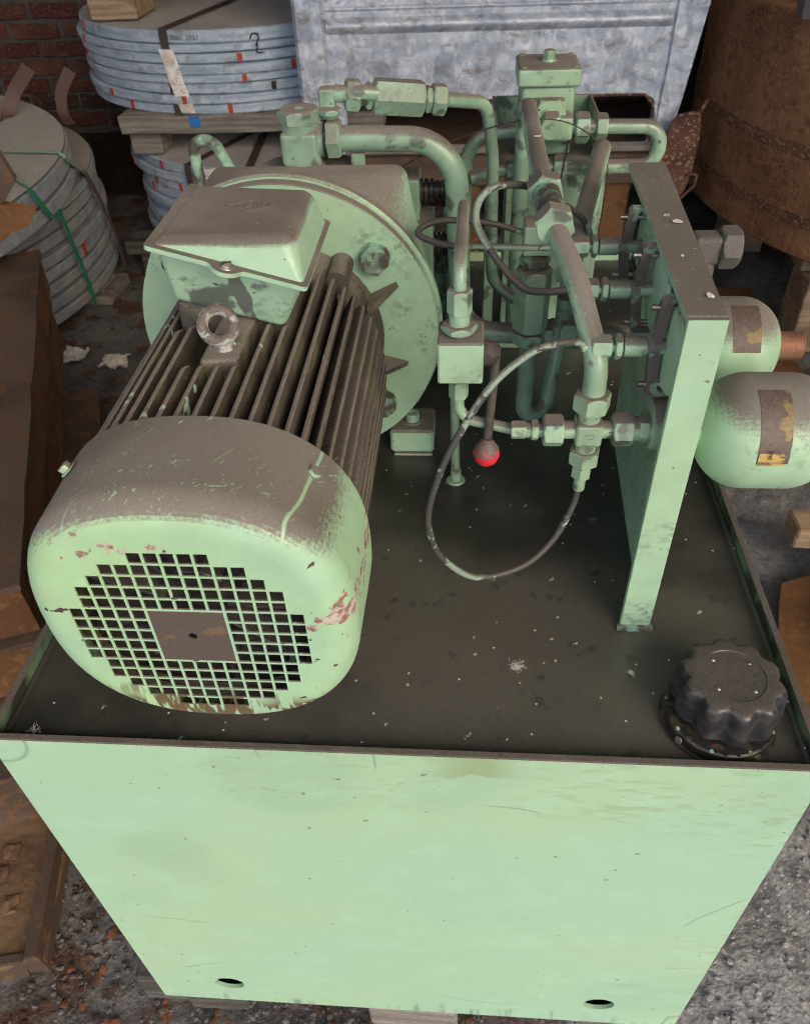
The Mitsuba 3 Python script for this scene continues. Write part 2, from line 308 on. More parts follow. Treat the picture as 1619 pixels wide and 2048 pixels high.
mat('steel_strap', prin((.075, .055, .05), .5, metallic=.2))
mat('rusty_strap', prin((.10, .06, .05), .6))
mat('green_strap', prin((.02, .23, .11), .45))
mat('pale_green_strap', prin((.17, .33, .25), .55))
mat('blue_tape', prin((.02, .16, .50), .5))
mat('red_mark', prin((.42, .05, .025), .6))
mat('black_ink', prin((.012, .012, .014), .6))
mat('brass_tag', prin(lambda p, n, uv: mix((.46, .31, .10), (.20, .13, .06), smoothstep(.5, .62, FB(p, 130))), .5))
mat('dirty_foil', prin(lambda p, n, uv: mix((.105, .078, .066), (.21, .155, .07), smoothstep(.54, .66, FB(p, 90)))*(.7+.6*N(p, 700)), .55))
mat('bare_steel', prin(lambda p, n, uv: mix((.42, .40, .37), (.20, .17, .15), smoothstep(.45, .6, FB(p, 140))), .42, metallic=.8))
mat('worn_eye', prin(lambda p, n, uv: mix(mix((.33, .32, .31), (.12, .10, .088), smoothstep(.38, .54, FB(p, 120, 4)+.22*(n.z-.3))), (.30, .45, .36), smoothstep(.64, .68, FB(p, 150, 3)))*(.75+.5*N(p, 800)), .65))
mat('clamp_steel', prin(lambda p, n, uv: mix(mix((.095, .08, .072), (.16, .135, .12), smoothstep(.0, .5, n.z+.5*(N(p, 500)-.5))), (.20, .33, .25), .7*smoothstep(.58, .66, FB(p, 60, 3)))*(.75+.5*N(p, 900)), .6))
mat('copper_thread', prin((.55, .28, .20), .4, metallic=.7))
mat('lever_steel', prin(lambda p, n, uv: mix((.035, .03, .028), (.09, .075, .065), N(p, 300)), .75))
mat('knob_red', {'type': 'blendbsdf', 'weight': proc(lambda p, n, uv: .96*smoothstep(.12, .42, n.z+.35*(N(p, 500)-.5)+.2*(N(p, 1400)-.5))), 'a': prin((.62, .03, .05), .3), 'b': prin(lambda p, n, uv: mi.Color3f(.11, .095, .09)*(.7+.6*N(p, 900)), .6)})
mat('plate_brown', prin(lambda p, n, uv: mix((.085, .066, .058), (.13, .095, .045), smoothstep(.62, .7, FB(p, 70)))*(.85+.3*N(p, 900)), .7))
mat('grey_dusty', prin(lambda p, n, uv: mix((.13, .125, .125), (.09, .08, .075), FB(p, 40))*(.8+.4*N(p, 700)), .75))
mat('roof_sheet', prin((.22, .22, .21), .7))

# ------------------------------------------------------------------ entries
def key_of(name):
    if name not in scene and name not in USED: USED.add(name); return name
    k = 1
    while '%s_%03d' % (name, k) in USED: k += 1
    USED.add('%s_%03d' % (name, k)); return '%s_%03d' % (name, k)
USED = set(); SHIFT = None
def tag(k, label=None, category=None, group=None, kind=None):
    d = {a: b for a, b in (('label', label), ('category', category), ('group', group), ('kind', kind)) if b}
    if d: labels[k] = d
    return k
def thing(name, label, category, group=None):
    return tag(key_of(name), label, category, group)
def put(parent, name, mesh, m, smooth=32, label=None, kind=None):
    k = key_of(parent+'__'+name if parent else name)
    if SHIFT is not None: mesh = mesh.copy(); mesh.apply_translation(SHIFT)
    scene[k] = ply(mesh, 'mat_'+m, smooth=smooth)
    return tag(k, label, kind=kind)
def node(parent, name, label=None):
    return tag(key_of(parent+'__'+name), label)

# ================================================================== THE HYDRAULIC POWER UNIT
U = thing('hydraulic_power_unit', 'pale green hydraulic power unit with electric motor, pipes and gauges on a boxy oil tank', 'hydraulic power unit')
G = 'green_paint'
# ---- oil tank
W, D, H, t = .7, 1.0, .651, .005
TK = node(U, 'oil_tank')
holes = [sg.Point(x, z).buffer(.0195, 24) for x, z in ((.1045, -.585), (.5925, -.5795))]
front = sg.box(0, -H, W, 0)
for h in holes: front = front.difference(sa.scale(h, 1, .95))
fm = extr(front, t, (0, t, 0), (1, 0, 0), (0, 0, 1))
put(TK, 'front_panel', fm, 'tank_front_paint', False, 'broad pale green front panel with two round holes near its lower edge')
for x in (0, W-t): put(TK, 'side_panel', box(x-.0005*(x == 0), x+t+.0005*(x > 0), t+.0002, D, -H, 0, .0008), 'oily_paint', False)
put(TK, 'back_panel', box(t+.0002, W-t-.0002, D-t, D, -H, 0, .0008), 'tank_front_paint', False)
put(TK, 'bottom_panel', box(t, W-t, t, D-t, -H+.002, -H+.006, .0008), 'black_steel', False)
rim = cat([box(-.0007, W+.0007, -.0006, t+.0004, -.0012, .0012, .0005), box(-.0009, t+.0003, t, D, -.0012, .0010, .0005), box(W-t-.0003, W+.0009, t, D, -.0012, .0010, .0005)])
put(TK, 'rim', rim, 'rim_dirt', False, 'narrow dusty rim round the top of the tank')
put(TK, 'deck_plate', box(t+.0001, W-t-.0001, t+.0001, D-t-.0001, DZ-.006, DZ, .0005), 'oily_deck', False, 'oil blackened deck plate speckled with dust, shade painted in towards the motor')
weld = [sweep([(t+.002, y, DZ+.001) for y in np.linspace(.01, .98, 60)], .0025+.0006*RNG.random(60), 8), sweep([(W-t-.002, y, DZ+.001) for y in np.linspace(.01, .98, 60)], .0025+.0006*RNG.random(60), 8)]
for q in weld: put(TK, 'weld_bead', q, 'oily_deck')
put(TK, 'plug', lathe([(0, .0016), (.006, .0016), (.007, .0005), (.0085, .0005), (.009, 0)], (.553, .318, DZ), (0, 0, 1)), 'oily_deck')

# ---- filler cap
cx, cy = .632, .062
FC = node(U, 'filler_cap', 'black scalloped plastic filler cap over a perforated steel collar')
put(FC, 'collar', lathe([(.030, .018), (.030, .0), (.0475, .0), (.0485, .0025), (.0465, .0035), (.0455, .012), (.044, .0135), (.0, .0135)], (cx-.004, cy-.006, DZ), (0, 0, 1), 64), 'black_steel')
an = np.linspace(0, 2*np.pi, 241)[:-1]
def cap_ring(r, z, dep): return np.stack([cx+(r-dep*(.5+.5*np.cos(10*an))**1.4)*np.cos(an), cy+(r-dep*(.5+.5*np.cos(10*an))**1.4)*np.sin(an), np.full_like(an, DZ+z)], 1)
prof = [(.036, .0165, 0), (.043, .0165, .002), (.0455, .018, .0045), (.0458, .024, .0055), (.0452, .034, .006), (.0440, .044, .006), (.0425, .049, .0055), (.0400, .0520, .0045), (.0365, .0533, .003), (.0320, .0538, .0012), (.0262, .0540, 0), (.0256, .0533, 0), (.0250, .0530, 0), (.010, .0531, 0)]
rings = [cap_ring(*q) for q in prof]; n = len(an); v = np.vstack(rings+[[[cx, cy, DZ+.0531]]]); f = []
for i in range(len(rings)-1):
    j = np.arange(n); k = (j+1) % n; f += [np.stack([i*n+j, i*n+k, (i+1)*n+k], 1), np.stack([i*n+j, (i+1)*n+k, (i+1)*n+j], 1)]
j = np.arange(n); f.append(np.stack([(len(rings)-1)*n+j, (len(rings)-1)*n+(j+1) % n, j*0+len(rings)*n], 1))
put(FC, 'knob', trimesh.Trimesh(v, np.vstack(f), process=False), 'black_plastic', 40)
for a in (40, 130, 222, 312):
    a = math.radians(a); put(FC, 'rivet', lathe([(0, .0014), (.0010, .0012), (.0017, .0005), (.0018, 0)], (cx+.0205*math.cos(a), cy+.0205*math.sin(a), DZ+.0530), (0, 0, 1), 16), 'bare_steel')
def arc_text(txt, r, a0, a1, size, c, z, inward=False):
    out = []
    for ch, a in zip(txt, np.linspace(a0, a1, len(txt))):
        if ch == ' ': continue
        m = meshkit.text_mesh(ch, size, .0005); m.apply_translation([-(m.bounds[0][0]+m.bounds[1][0])/2, 0, 0])
        a = math.radians(a); rot = a-math.pi/2 if not inward else a+math.pi/2
        M = np.eye(4); M[:2, :2] = [[math.cos(rot), -math.sin(rot)], [math.sin(rot), math.cos(rot)]]; M[:3, 3] = (c[0]+r*math.cos(a), c[1]+r*math.sin(a), z)
        m.apply_transform(M); out.append(m)
    return cat(out)
put(FC, 'lettering', arc_text('HYDAC', .0155, 88, -22, .0042, (cx, cy), DZ+.0529), 'black_plastic', False)
put(FC, 'lettering', arc_text('CAP', .0155, 262, 172, .0042, (cx, cy), DZ+.0529), 'black_plastic', False)
for k in range(26):
    a = 2*math.pi*k/26; put(FC, 'vent_slot', lathe([(0, .0008), (.0016, .0008), (.0018, 0)], (cx-.004+.0438*math.cos(a), cy-.006+.0438*math.sin(a), DZ+.0133), (0, 0, 1), 12), 'black_steel' if k % 3 else 'grimy_paint', kind=None)
for a in (215, 300): 
    a = math.radians(a); put(FC, 'collar_screw', lathe([(0, .001), (.003, .001), (.0034, 0)], (cx-.004+.0462*math.cos(a), cy-.006+.0462*math.sin(a), DZ+.0062), (math.cos(a), math.sin(a), .35), 16), 'bare_steel')

# ---- electric motor, axis along y
AX, AZ = .22, .170
EM = node(U, 'electric_motor')
def sup(th, e): 
    c, s = np.cos(th), np.sin(th); return 1/(np.abs(c)**e+np.abs(s)**e)**(1/e)
def loft(prof, e, nn=160, AX=AX+.0026):
    th = np.linspace(0, 2*np.pi, nn+1)[:-1]; q = sup(th, e); v = []; f = []
    for y, a in prof: v.append(np.stack([AX+a*q*np.cos(th), np.full(nn, y), AZ+a*q*np.sin(th)], 1))
    j = np.arange(nn); k = (j+1) % nn
    for i in range(len(prof)-1): f += [np.stack([i*nn+j, (i+1)*nn+k, i*nn+k], 1), np.stack([i*nn+j, (i+1)*nn+j, (i+1)*nn+k], 1)]
    return trimesh.Trimesh(np.vstack(v), np.vstack(f), process=False)
CE, CA, CO = 2.4, .1130, .0026
y0, rc = -.015, .022
prof = [(y0+rc-rc*math.cos(a), CA-rc+rc*math.sin(a)) for a in np.linspace(0, math.pi/2, 12)]+[(.03, CA+.0003), (.055, CA+.0008), (.077, CA+.001), (.0775, CA-.0004), (.0765, CA-.0015), (.03, CA-.002), (y0+rc, CA-.003)]
th = np.linspace(0, 2*np.pi, 161)[:-1]; q = sup(th, CE)*(CA-rc)
face = sg.Polygon(np.stack([q*np.cos(th), q*np.sin(th)], 1))
pitch, bar, gc = .0108, .0017, (.002-CO, -.006)
cells = []
for i in range(-8, 9):
    for k in range(-8, 9):
        x, z = (i+.0)*pitch, (k+.0)*pitch
        if x*x+z*z < .0800**2 and not (abs(i) <= 2 and abs(k) <= 2): cells.append(sg.box(gc[0]+x-pitch/2+bar/2, gc[1]+z-pitch/2+bar/2, gc[0]+x+pitch/2-bar/2, gc[1]+z+pitch/2-bar/2))
centre = sg.box(gc[0]-2.5*pitch+bar/2, gc[1]-2.5*pitch+bar/2, gc[0]+2.5*pitch-bar/2, gc[1]+2.5*pitch-bar/2)
face = face.difference(shapely.union_all(cells)).difference(centre.buffer(-.0002))
gm = extr(face, .0012, (AX+CO, y0+.0012, AZ), (1, 0, 0), (0, 0, 1))
FCW = put(EM, 'fan_cowl', loft(prof, CE), 'cowl_paint', 40, 'rounded fan cowl, dusty brown on top, pale green and scratched at its end')
put(FCW, 'grille', gm, 'cowl_paint', False)
put(FCW, 'centre_plate', extr(centre.difference(sg.Point(*gc).buffer(.0032)), .0012, (AX+CO, y0+.0016, AZ), (1, 0, 0), (0, 0, 1)), 'plate_brown', False, 'bare brown square in the middle of the grille')
for a, y in ((162, .052), (132, .048), (45, .052), (-30, .05)):
    a = math.radians(a); r = CA*sup(np.array([a]), CE)[0]
    put(FCW, 'cowl_screw', cat([hexa((AX+(r+.0025)*math.cos(a), y, AZ+(r+.0025)*math.sin(a)), (math.cos(a), 0, math.sin(a)), .0085, .0055), cyl((AX+r*math.cos(a), y, AZ+r*math.sin(a)), (AX+(r+.0012)*math.cos(a), y, AZ+(r+.0012)*math.sin(a)), .0065)]), G)
put(EM, 'added_dark_liner', loft([(.004, CA-.030), (.010, CA-.012), (.075, CA-.005)], CE), 'dirty_fin', 40)  # liner added only to darken what shows through the grille
fan = [cyl((AX, .014, AZ), (AX, .034, AZ), .028), cyl((AX, .030, AZ), (AX, .033, AZ), .092)]
for k in range(9):
    a = 2*math.pi*k/9; m = box(.022, .092, -.0012, .0012, -.012, .012, .0003)
    m.apply_transform(trimesh.transformations.rotation_matrix(a, [0, 0, 1])); m.apply_transform(trimesh.transformations.rotation_matrix(math.pi/2, [1, 0, 0])); m.apply_translation([AX, .02, AZ]); fan.append(m)
put(EM, 'cooling_fan', cat(fan), 'black_plastic')
put(EM, 'stator_body', lathe([(0, 0), (.082, 0), (.082, .275), (.0, .275)], (AX, .060, AZ), (0, 1, 0), 64), 'dirty_fin')
FE, FA = 2.4, .1085
tt = np.linspace(-math.pi, math.pi, 4001); ex_, ez_ = FA*sup(tt, FE)*np.sin(tt), FA*sup(tt, FE)*np.cos(tt)
arc_ = np.r_[0, np.cumsum(np.hypot(np.diff(ex_), np.diff(ez_)))]; arc_ -= np.interp(0, tt, arc_)
def fin_mesh(px, pz, d, yy0, yy1):
    """a cast fin: thick root, thinner round tip, sloping at its far end"""
    w_ = V(d[1], -d[0]); L = .040; v = []; f = []
    prof2 = [(-.0030, -L), (-.0025, -.0030), (-.0018, -.0008), (0, 0), (.0018, -.0008), (.0025, -.0030), (.0030, -L)]
    for y, dz in ((yy0, 0), (yy1-.014, 0), (yy1-.004, -.004), (yy1, -.013)):
        for w, h in prof2:
            h2 = h+(dz if h > -.03 else 0); v.append((AX+px+w*w_[0]+h2*d[0], y, AZ+pz+w*w_[1]+h2*d[1]))
    v = np.array(v); n = len(prof2)
    for i in range(3):
        for j in range(n-1): f += [(i*n+j, i*n+j+1, (i+1)*n+j+1), (i*n+j, (i+1)*n+j+1, (i+1)*n+j)]
    for b in (0, 3*n): f += [(b, b+k, b+k+1) for k in range(1, n-1)]
    m = trimesh.Trimesh(v, f, process=False); m.fix_normals(); return m
for k in range(-17, 18):
    sa_ = k*.0130; px, pz = np.interp(sa_, arc_, ex_), np.interp(sa_, arc_, ez_)
    q = np.clip((abs(sa_)-.055)/.06, 0, 1); d = V(px, pz)/np.hypot(px, pz); d = d*q+V(0, 1)*(1-q); d /= np.linalg.norm(d)
    back = .345-.012*min(1, abs(sa_)/.12)
    if -4 <= k <= 3: back = .232
    if -2 <= k <= 1: back = .164
    put(EM, 'cooling_fin', fin_mesh(px, pz, d, .062, back), 'dirty_fin')
put(EM, 'terminal_pedestal', rbox(.168, .262, .226, .330, .235, .291, .008), 'dirty_fin')
put(EM, 'eye_boss', rbox(.2045, .2355, .154, .235, .245, .2800, .005), 'dirty_fin')
ring = trimesh.creation.torus(.0118, .0043, major_sections=48, minor_sections=20)
put(EM, 'lifting_eye', cat([place(ring, (.2185, .1775, .2975), (.22, -.80, .56)), lathe([(0, 0), (.012, 0), (.0105, .004), (.007, .008), (0, .009)], (.2195, .178, .2790), (0, -.1, 1))]), 'worn_eye', 40, 'worn lifting eye with paint rubbed to bare metal')
# terminal box, leaning to the right; local axes x', y, z'
TB0, TBA = V(.2280, .2540, .3345), math.radians(16.1)
def tb(m):
    m = m.copy(); M = np.eye(4); c, s = math.cos(TBA), math.sin(TBA)
    M[:3, 0] = (c, 0, -s); M[:3, 1] = (0, 1, 0); M[:3, 2] = (s, 0, c); M[:3, 3] = TB0; m.apply_transform(M); return m
TB = put(EM, 'terminal_box', tb(hull(np.vstack([rbox(-.054, .055, -.051, .058, -.016, -.001, .008).vertices, rbox(-.046, .048, -.040, .050, -.050, -.028, .008).vertices]))), 'stained_paint', 40, 'cast terminal box under a dusty sheet metal lid')
fl = sg.box(-.0610, -.0635, .0610, .0660).union(sg.Point(.0, -.0620).buffer(.0115)).buffer(-.004).buffer(.010).buffer(-.006)
lid = extr(fl, .0035, (0, 0, 0), (1, 0, 0), (0, 1, 0))
put(TB, 'lid_flange', tb(lid), G, 30)
sp = trimesh.creation.icosphere(subdivisions=3, radius=.005).vertices
dome = hull(np.vstack([sp*k+V(*c) for c, k in (((-.052, -.054, .001), .8), ((.0535, -.054, .001), .8), ((.0535, .059, .001), .8), ((-.052, .059, .001), .8), ((-.049, -.048, .0045), .7), ((.036, -.0395, .0170), 2.7), ((.036, .044, .0170), 2.7), ((-.049, .052, .0045), .7))]))
put(TB, 'lid_dome', tb(dome), G, 50)
scr = lathe([(0, .0032), (.0026, .0030), (.0042, .0018), (.0046, 0)], (0, -.0625, .0035), (0, 0, 1), 24)
put(TB, 'lid_screw', tb(cat([scr, lathe([(0, .0006), (.0062, .0006), (.0066, 0)], (0, -.0625, .0034), (0, 0, 1), 24)])), 'bare_steel')
slot = box(-.0040, .0040, -.00055, .00055, .0052, .0069, .0001); slot.apply_transform(trimesh.transformations.rotation_matrix(.9, [0, 0, 1])); slot.apply_translation([0, -.0625, 0])
put(TB, 'screw_slot', tb(slot), 'black_ink', False)
dslope = math.atan2(.0225, .085)
def ontop(m, x, y):
    m = m.copy(); m.apply_transform(trimesh.transformations.rotation_matrix(-dslope, [0, 1, 0])); m.apply_translation([x, y, .0080+(x+.049)*math.tan(dslope)+.0004]); return tb(m)
dia = sg.Polygon([(-.020, 0), (0, -.0125), (.020, 0), (0, .0125)]); dia = dia.difference(dia.buffer(-.0012))
lg = meshkit.text_mesh('VEM', .0085, .0008, True); lg.apply_translation([-lg.bounds[1][0]/2, -.0042, 0])
put(TB, 'raised_emblem', ontop(cat([extr(dia, .0008, (0, 0, 0), (1, 0, 0), (0, 1, 0)), lg]), .000, .010), 'dust_layer', False)
put(TB, 'cable_gland', tb(cat([cyl((-.049, -.012, -.026), (-.058, -.012, -.026), .012), cyl((-.049, .018, -.026), (-.060, .018, -.026), .010)])), 'black_plastic')
# end shield and mounting flange
put(EM, 'end_shield', lathe([(.082, 0), (.088, .012), (.096, .040), (.100, .063), (.0, .063)], (AX, .333, AZ), (0, 1, 0), 64), 'dirty_fin')
for a in (26, -16, -52, 152, 196):
    a = math.radians(a); c, s = math.cos(a), math.sin(a)
    m = hull([V(AX+r*c-w*s, y, AZ+r*s+w*c) for w in (-.0030, .0030) for r, y in ((.098, .362), (.106, .364), (.129, .3955), (.098, .3955))]); put(EM, 'gusset', m, 'dirty_fin', False)
m = [cyl((AX+.100*math.cos(a), .350, AZ+.100*math.sin(a)), (AX+.100*math.cos(a), .396, AZ+.100*math.sin(a)), .0115) for a in np.radians((52, 128, -43))]
for q in m: put(EM, 'tie_bolt_boss', q, 'dirty_fin')
FR = .1585
put(EM, 'mounting_flange', lathe([(0, 0), (FR-.0012, 0), (FR, .0012), (FR, .0125), (FR-.002, .0145), (0, .0145)], (AX-.001, .3955, AZ-.001), (0, 1, 0), 128), G, 30, 'round green flange with a dusty upper rim')
for a in (42, 138, -42, -138):
    a = math.radians(a); c = (AX+.127*math.cos(a), 0, AZ+.127*math.sin(a)); k = EM+'__flange_bolt'
    put(EM, 'flange_bolt', cat([hexa((c[0], .3885, c[2]), (0, 1, 0), .0265, .0115, .3), cyl((c[0], .3962, c[2]), (c[0], .3940, c[2]), .0155)]), 'grimy_paint', False)
bm = meshkit.text_mesh('8.8', .0055, .0005); bm.apply_translation([-.006, .002, 0]); bm.apply_transform(trimesh.transformations.rotation_matrix(math.pi/2, [1, 0, 0])); bm.apply_translation([AX+.127*math.cos(.733), .3826, AZ+.127*math.sin(.733)]); put(EM, 'bolt_marking', bm, G, False)

# ---- bell housing between motor and pump
BH = put(U, 'bell_housing', cat([lathe([(0, 0), (FR+.001, 0), (FR+.0035, .002), (FR+.0035, .011), (FR+.001, .013), (0, .013)], (AX-.001, .4108, AZ-.001), (0, 1, 0), 128),
     hull(np.vstack([rbox(.135, .3435, .462, .497, .150, .3145, .014).vertices, rbox(.150, .330, .462, .497, .04, .08, .012).vertices, cyl((AX-.001, .4235, AZ-.001), (AX-.001, .4275, AZ-.001), FR-.003, 96).vertices]))]), G, 30, 'bell housing with a thick layer of brown dust on its flat top')
for x0, x1 in ((.316, .369), (.070, .123)):
    F = put(BH, 'foot', cat([box(x0, x1, .426, .478, DZ+.004, .022, .003), box(x0+.004, x1-.002, .424, .480, DZ+.0004, DZ+.0042, .001)]), G, False)
    xm = (x0+x1)/2; put(F, 'foot_bolt', cat([cyl((xm, .449, .0215), (xm, .449, .0235), .0115), lathe([(0, .002), (.004, .002), (.0045, .010), (.0078, .010), (.0085, .009), (.0085, 0)], (xm, .449, .0235), (0, 0, 1), 32)]), G)
G = 'shaded_pipe_paint'     # the pipework is duller than the tank: shade painted into the same green, under an oily film
# ---- pump and what hangs on it
PU = put(U, 'gear_pump', cat([cyl((.235, .455, .205), (.235, .640, .205), .068, 48), rbox(.160, .310, .458, .540, .17, .296, .012), lathe([(0, 0), (.052, 0), (.054, .002), (.054, .012), (.0, .012)], (.236, .505, .294), (0, 0, 1), 48)]), G, 40)
put(PU, 'solenoid', rbox(.322, .3530, .515, .560, .243, .289, .003), G, 30); put(PU, 'solenoid_connector', cat([cyl((.352+.006*k, .537, .270), (.356+.006*k, .537, .270), .0125-.002*(k > 2)) for k in range(5)]+[cyl((.352, .537, .270), (.384, .537, .270), .0085)]), 'black_steel')
put(PU, 'solenoid', rbox(.318, .368, .500, .560, .178, .245, .003), G, 30); put(PU, 'solenoid_connector', cat([cyl((.367+.005*k, .53, .212), (.370+.005*k, .53, .212), .0135) for k in range(7)]+[cyl((.366, .53, .212), (.404, .53, .212), .010)]), 'black_steel')
put(PU, 'bracket_rib', box(.283, .298, .500, .506, .290, .322, .001), G, False)
put(PU, 'valve_body', cat([box(.343, .385, .575, .62, .10, .19, .003), hexa((.389, .556, .235), (0, 0, 1), .020, .016), hexa((.389, .556, .217), (0, 0, 1), .017, .012), cyl((.389, .556, .08), (.389, .556, .215), .008)]), 'grimy_paint', 30)
put(U, 'lifting_handle', sweep(fillet([(.098, .556, .22), (.1005, .555, .321), (.125, .552, .322), (.150, .548, .270), (.152, .548, .25)], .017), .0062), 'grimy_paint')

# ---- pipe run from the pump's elbow
def nut(par, c, ax, af, L, spin=.26, m='shaded_pipe_paint', name='union_nut'): return put(par, name, hexa(c, ax, af, L, spin), m, False)
PE = put(U, 'pump_elbow', cat([lathe([(0, 0), (.021, 0), (.022, .002), (.022, .005), (.019, .006), (.019, .046), (0, .046)], (.234, .500, .3065), (0, 0, 1), 40), rbox(.2145, .2535, .481, .519, .3125, .3475, .006), cyl((.240, .5, .3335), (.262, .5, .3355), .0155)]), G, 30)
put(PE, 'hexagon_cap', cat([hexa((.2345, .500, .3585), (0, 0, 1), .0385, .0145, .1), lathe([(.0195, 0), (.0195, .003), (0, .003)], (.2345, .5, .349), (0, 0, 1))]), G, False)
put(PE, 'socket', cyl((.2345, .5, .3652), (.2345, .5, .3662), .0048, 6), 'grimy_paint', False)
put(PE, 'seal_ring', cyl((.2585, .5, .3355), (.2615, .5, .3355), .0185), 'black_ink')
MP = put(U, 'pressure_pipe', sweep(fillet([(.262, .5, .3365), (.392, .5, .3335), (.400, .5, .118), (.512, .497, .112)], [.050, .040]), .0123, 36), G, 40, 'thick green pipe bending from the pump elbow down behind the ball valve')
nut(MP, (.2675, .5, .3365), (1, 0, 0), .033, .016, .0); nut(MP, (.2665, .5, .362), (0, 0, 1), .021, .006)
nut(MP, (.500, .498, .112), (1, -.02, 0), .034, .018)
UL = put(U, 'check_valve_line', sweep(fillet([(.2625, .512, .350), (.2625, .512, .3755), (.300, .512, .3755), (.372, .54, .3615), (.425, .60, .342), (.434, .62, .280), (.438, .62, .122), (.482, .60, .098)], [.004, .01, .2, .034, .04, .03]), .0072, 30), G, 40)
put(UL, 'elbow_body', cat([rbox(.2545, .2705, .504, .520, .357, .3815, .003), cyl((.2625, .512, .350), (.2625, .512, .358), .0093), cyl((.270, .512, .3755), (.279, .512, .3745), .0082)]), G, 30)
ax = V(.109, .028, -.0145); ax /= np.linalg.norm(ax); o = V(.2625, .512, .3755)
def on(s): return o+ax*s
nut(UL, on(.026), ax, .0270, .0150, 0); nut(UL, on(.0425), ax, .0225, .0065, 0)
put(UL, 'check_valve', hexa(on(.0735), ax, .0310, .0520, 0), G, False, 'long hexagonal check valve body in the upper pipe')
nut(UL, on(.1042), ax, .0235, .0065, 0); nut(UL, on(.1155), ax, .0275, .0145, 0); put(UL, 'thread', cyl(on(.03), on(.112), .0098), 'grimy_paint')
# ---- ball valve with lever
BV = put(U, 'ball_valve', box(.3835, .4200, .197, .236, .2335, .2705, .0015), 'green_paint', False, 'square ball valve block with a long dark lever')
bx, by = .4005, .214
put(BV, 'upper_nut', hexa((bx, by, .2985), (0, 0, 1), .0172, .0205, .1), G, False)
put(BV, 'upper_nut', hexa((bx, by, .2765), (0, 0, 1), .0255, .0065, .1), G, False)
put(BV, 'collar', cyl((bx, by, .270), (bx, by, .290), .0082), G); put(BV, 'lower_nut', hexa((bx, by, .2195), (0, 0, 1), .0148, .0170, .2), G, False)
put(BV, 'lower_thread', cyl((bx, by, .226), (bx, by, .2315), .0070), 'bare_steel')
put(BV, 'spindle', cat([cyl((.419, .216, .252), (.4295, .216, .252), .0105), cyl((.430, .216, .252), (.434, .216, .252), .006)]), 'lever_steel')
SHIFT = V(-.003, 0, 0)
put(BV, 'lever', cat([sweep(fillet([(.4320, .217, .258), (.4335, .214, .248), (.4290, .198, .180)], .01), .0038, 16), cyl((.4285, .216, .2525), (.435, .2155, .2525), .0085)]), 'lever_steel')
put(BV, 'lever_knob', lathe([(0, 0), (.005, .0005), (.0095, .004), (.0118, .0105), (.0105, .017), (.007, .0215), (.0045, .0245), (0, .025)], (.4275, .1940, .1535), (.06, .20, 1), 36), 'knob_red', 40, 'round red knob under grey fluff at the end of the lever')
SHIFT = None
put(U, 'valve_pipe', sweep(fillet([(bx, by, .285), (bx, by, .331), (.402, .365, .3195), (.403, .372, .20)], [.030, .014]), .0050, 24), G, 40)
put(U, 'small_pipe', sweep(fillet([(bx, by, .220), (bx, by, .1895), (.462, .199, .1845)], .020), .0048, 24), G, 40)
DR = put(U, 'drain_rod', sweep([(.397, .378, DZ), (.395, .378, .10), (.395, .378, .19)], .0050, 20), G)
put(DR, 'sleeve', cat([cyl((.397, .378, DZ+.002), (.397, .378, .004), .0062), lathe([(0, .002), (.010, .002), (.0112, 0)], (.397, .378, DZ+.0002), (0, 0, 1))]), G)
# ---- cross fitting and the chain into the gauge plate
SHIFT = V(.0055, 0, 0)
CH = put(U, 'cross_fitting', cat([rbox(.4925, .5145, .184, .206, .1800, .2020, .003), cyl((.470, .195, .191), (.540, .195, .192), .0078), cyl((.5035, .195, .165), (.5035, .195, .225), .0088)]), G, 30, 'cross fitting that joins four pipes beside the gauge plate')
xa = (1, 0, .01)
put(CH, 'size_mark', extr(sg.Point(0, 0).buffer(.0035).difference(sg.Point(0, 0).buffer(.0024)), .0005, (.5035, .1840, .191), (1.5, 0, 0), (0, 0, .8)), G, False)
nut(CH, (.4745, .195, .1905), xa, .0245, .0165, .2); nut(CH, (.4595, .196, .190), xa, .0160, .0060, .2); nut(CH, (.4460, .1965, .1895), xa, .0138, .0125, .2); put(CH, 'thread', cyl((.45, .196, .190), (.47, .195, .1905), .0062), G)
nut(CH, (.5315, .195, .192), xa, .0250, .0165, .1); nut(CH, (.5485, .196, .1925), xa, .0215, .0080, .1); put(CH, 'thread', cyl((.538, .1955, .192), (.561, .197, .193), .0105), G)
put(CH, 'plate_boss', lathe([(0, 0), (.0195, 0), (.0218, .0015), (.0228, .0180), (0, .0180)], (.5540, .2040, .1915), (1, 0, 0), 40), G, 30)
nut(CH, (.5035, .195, .2200), (0, 0, 1), .0268, .0165, .15); nut(CH, (.5035, .195, .1645), (0, 0, 1), .0238, .0145, .3); nut(CH, (.5030, .195, .1480), (0, 0, 1), .0155, .0125, .3)
put(CH, 'gland', cyl((.5030, .195, .1440), (.5025, .195, .1270), .0052), G)
SHIFT = None
# ---- the pipe that rises from the cross and runs to the back
FP = put(U, 'riser_pipe', sweep(fillet([(.5090, .195, .215), (.5095, .197, .255), (.4930, .245, .3010), (.4790, .285, .3210), (.4725, .340, .3290), (.4695, .590, .3390), (.4690, .625, .330), (.4690, .640, .03)], [.040, .09, .09, .3, .03, .02]), .0093, 36), G, 40, 'thick pipe arching from the cross fitting to the back under a coat of dust')
d1 = V(.476-.4735, .300-.345, .3265-.3285)
for c, af, L in (((.4765, .2950, .3262), .0300, .0170), ((.4735, .365, .3290), .0290, .0190)):
    nut(FP, c, (-.04, 1, .04), af, L, .25)
put(FP, 'seal_ring', cyl((.4758, .3080, .3266), (.4742, .352, .3286), .0122), 'grimy_paint')
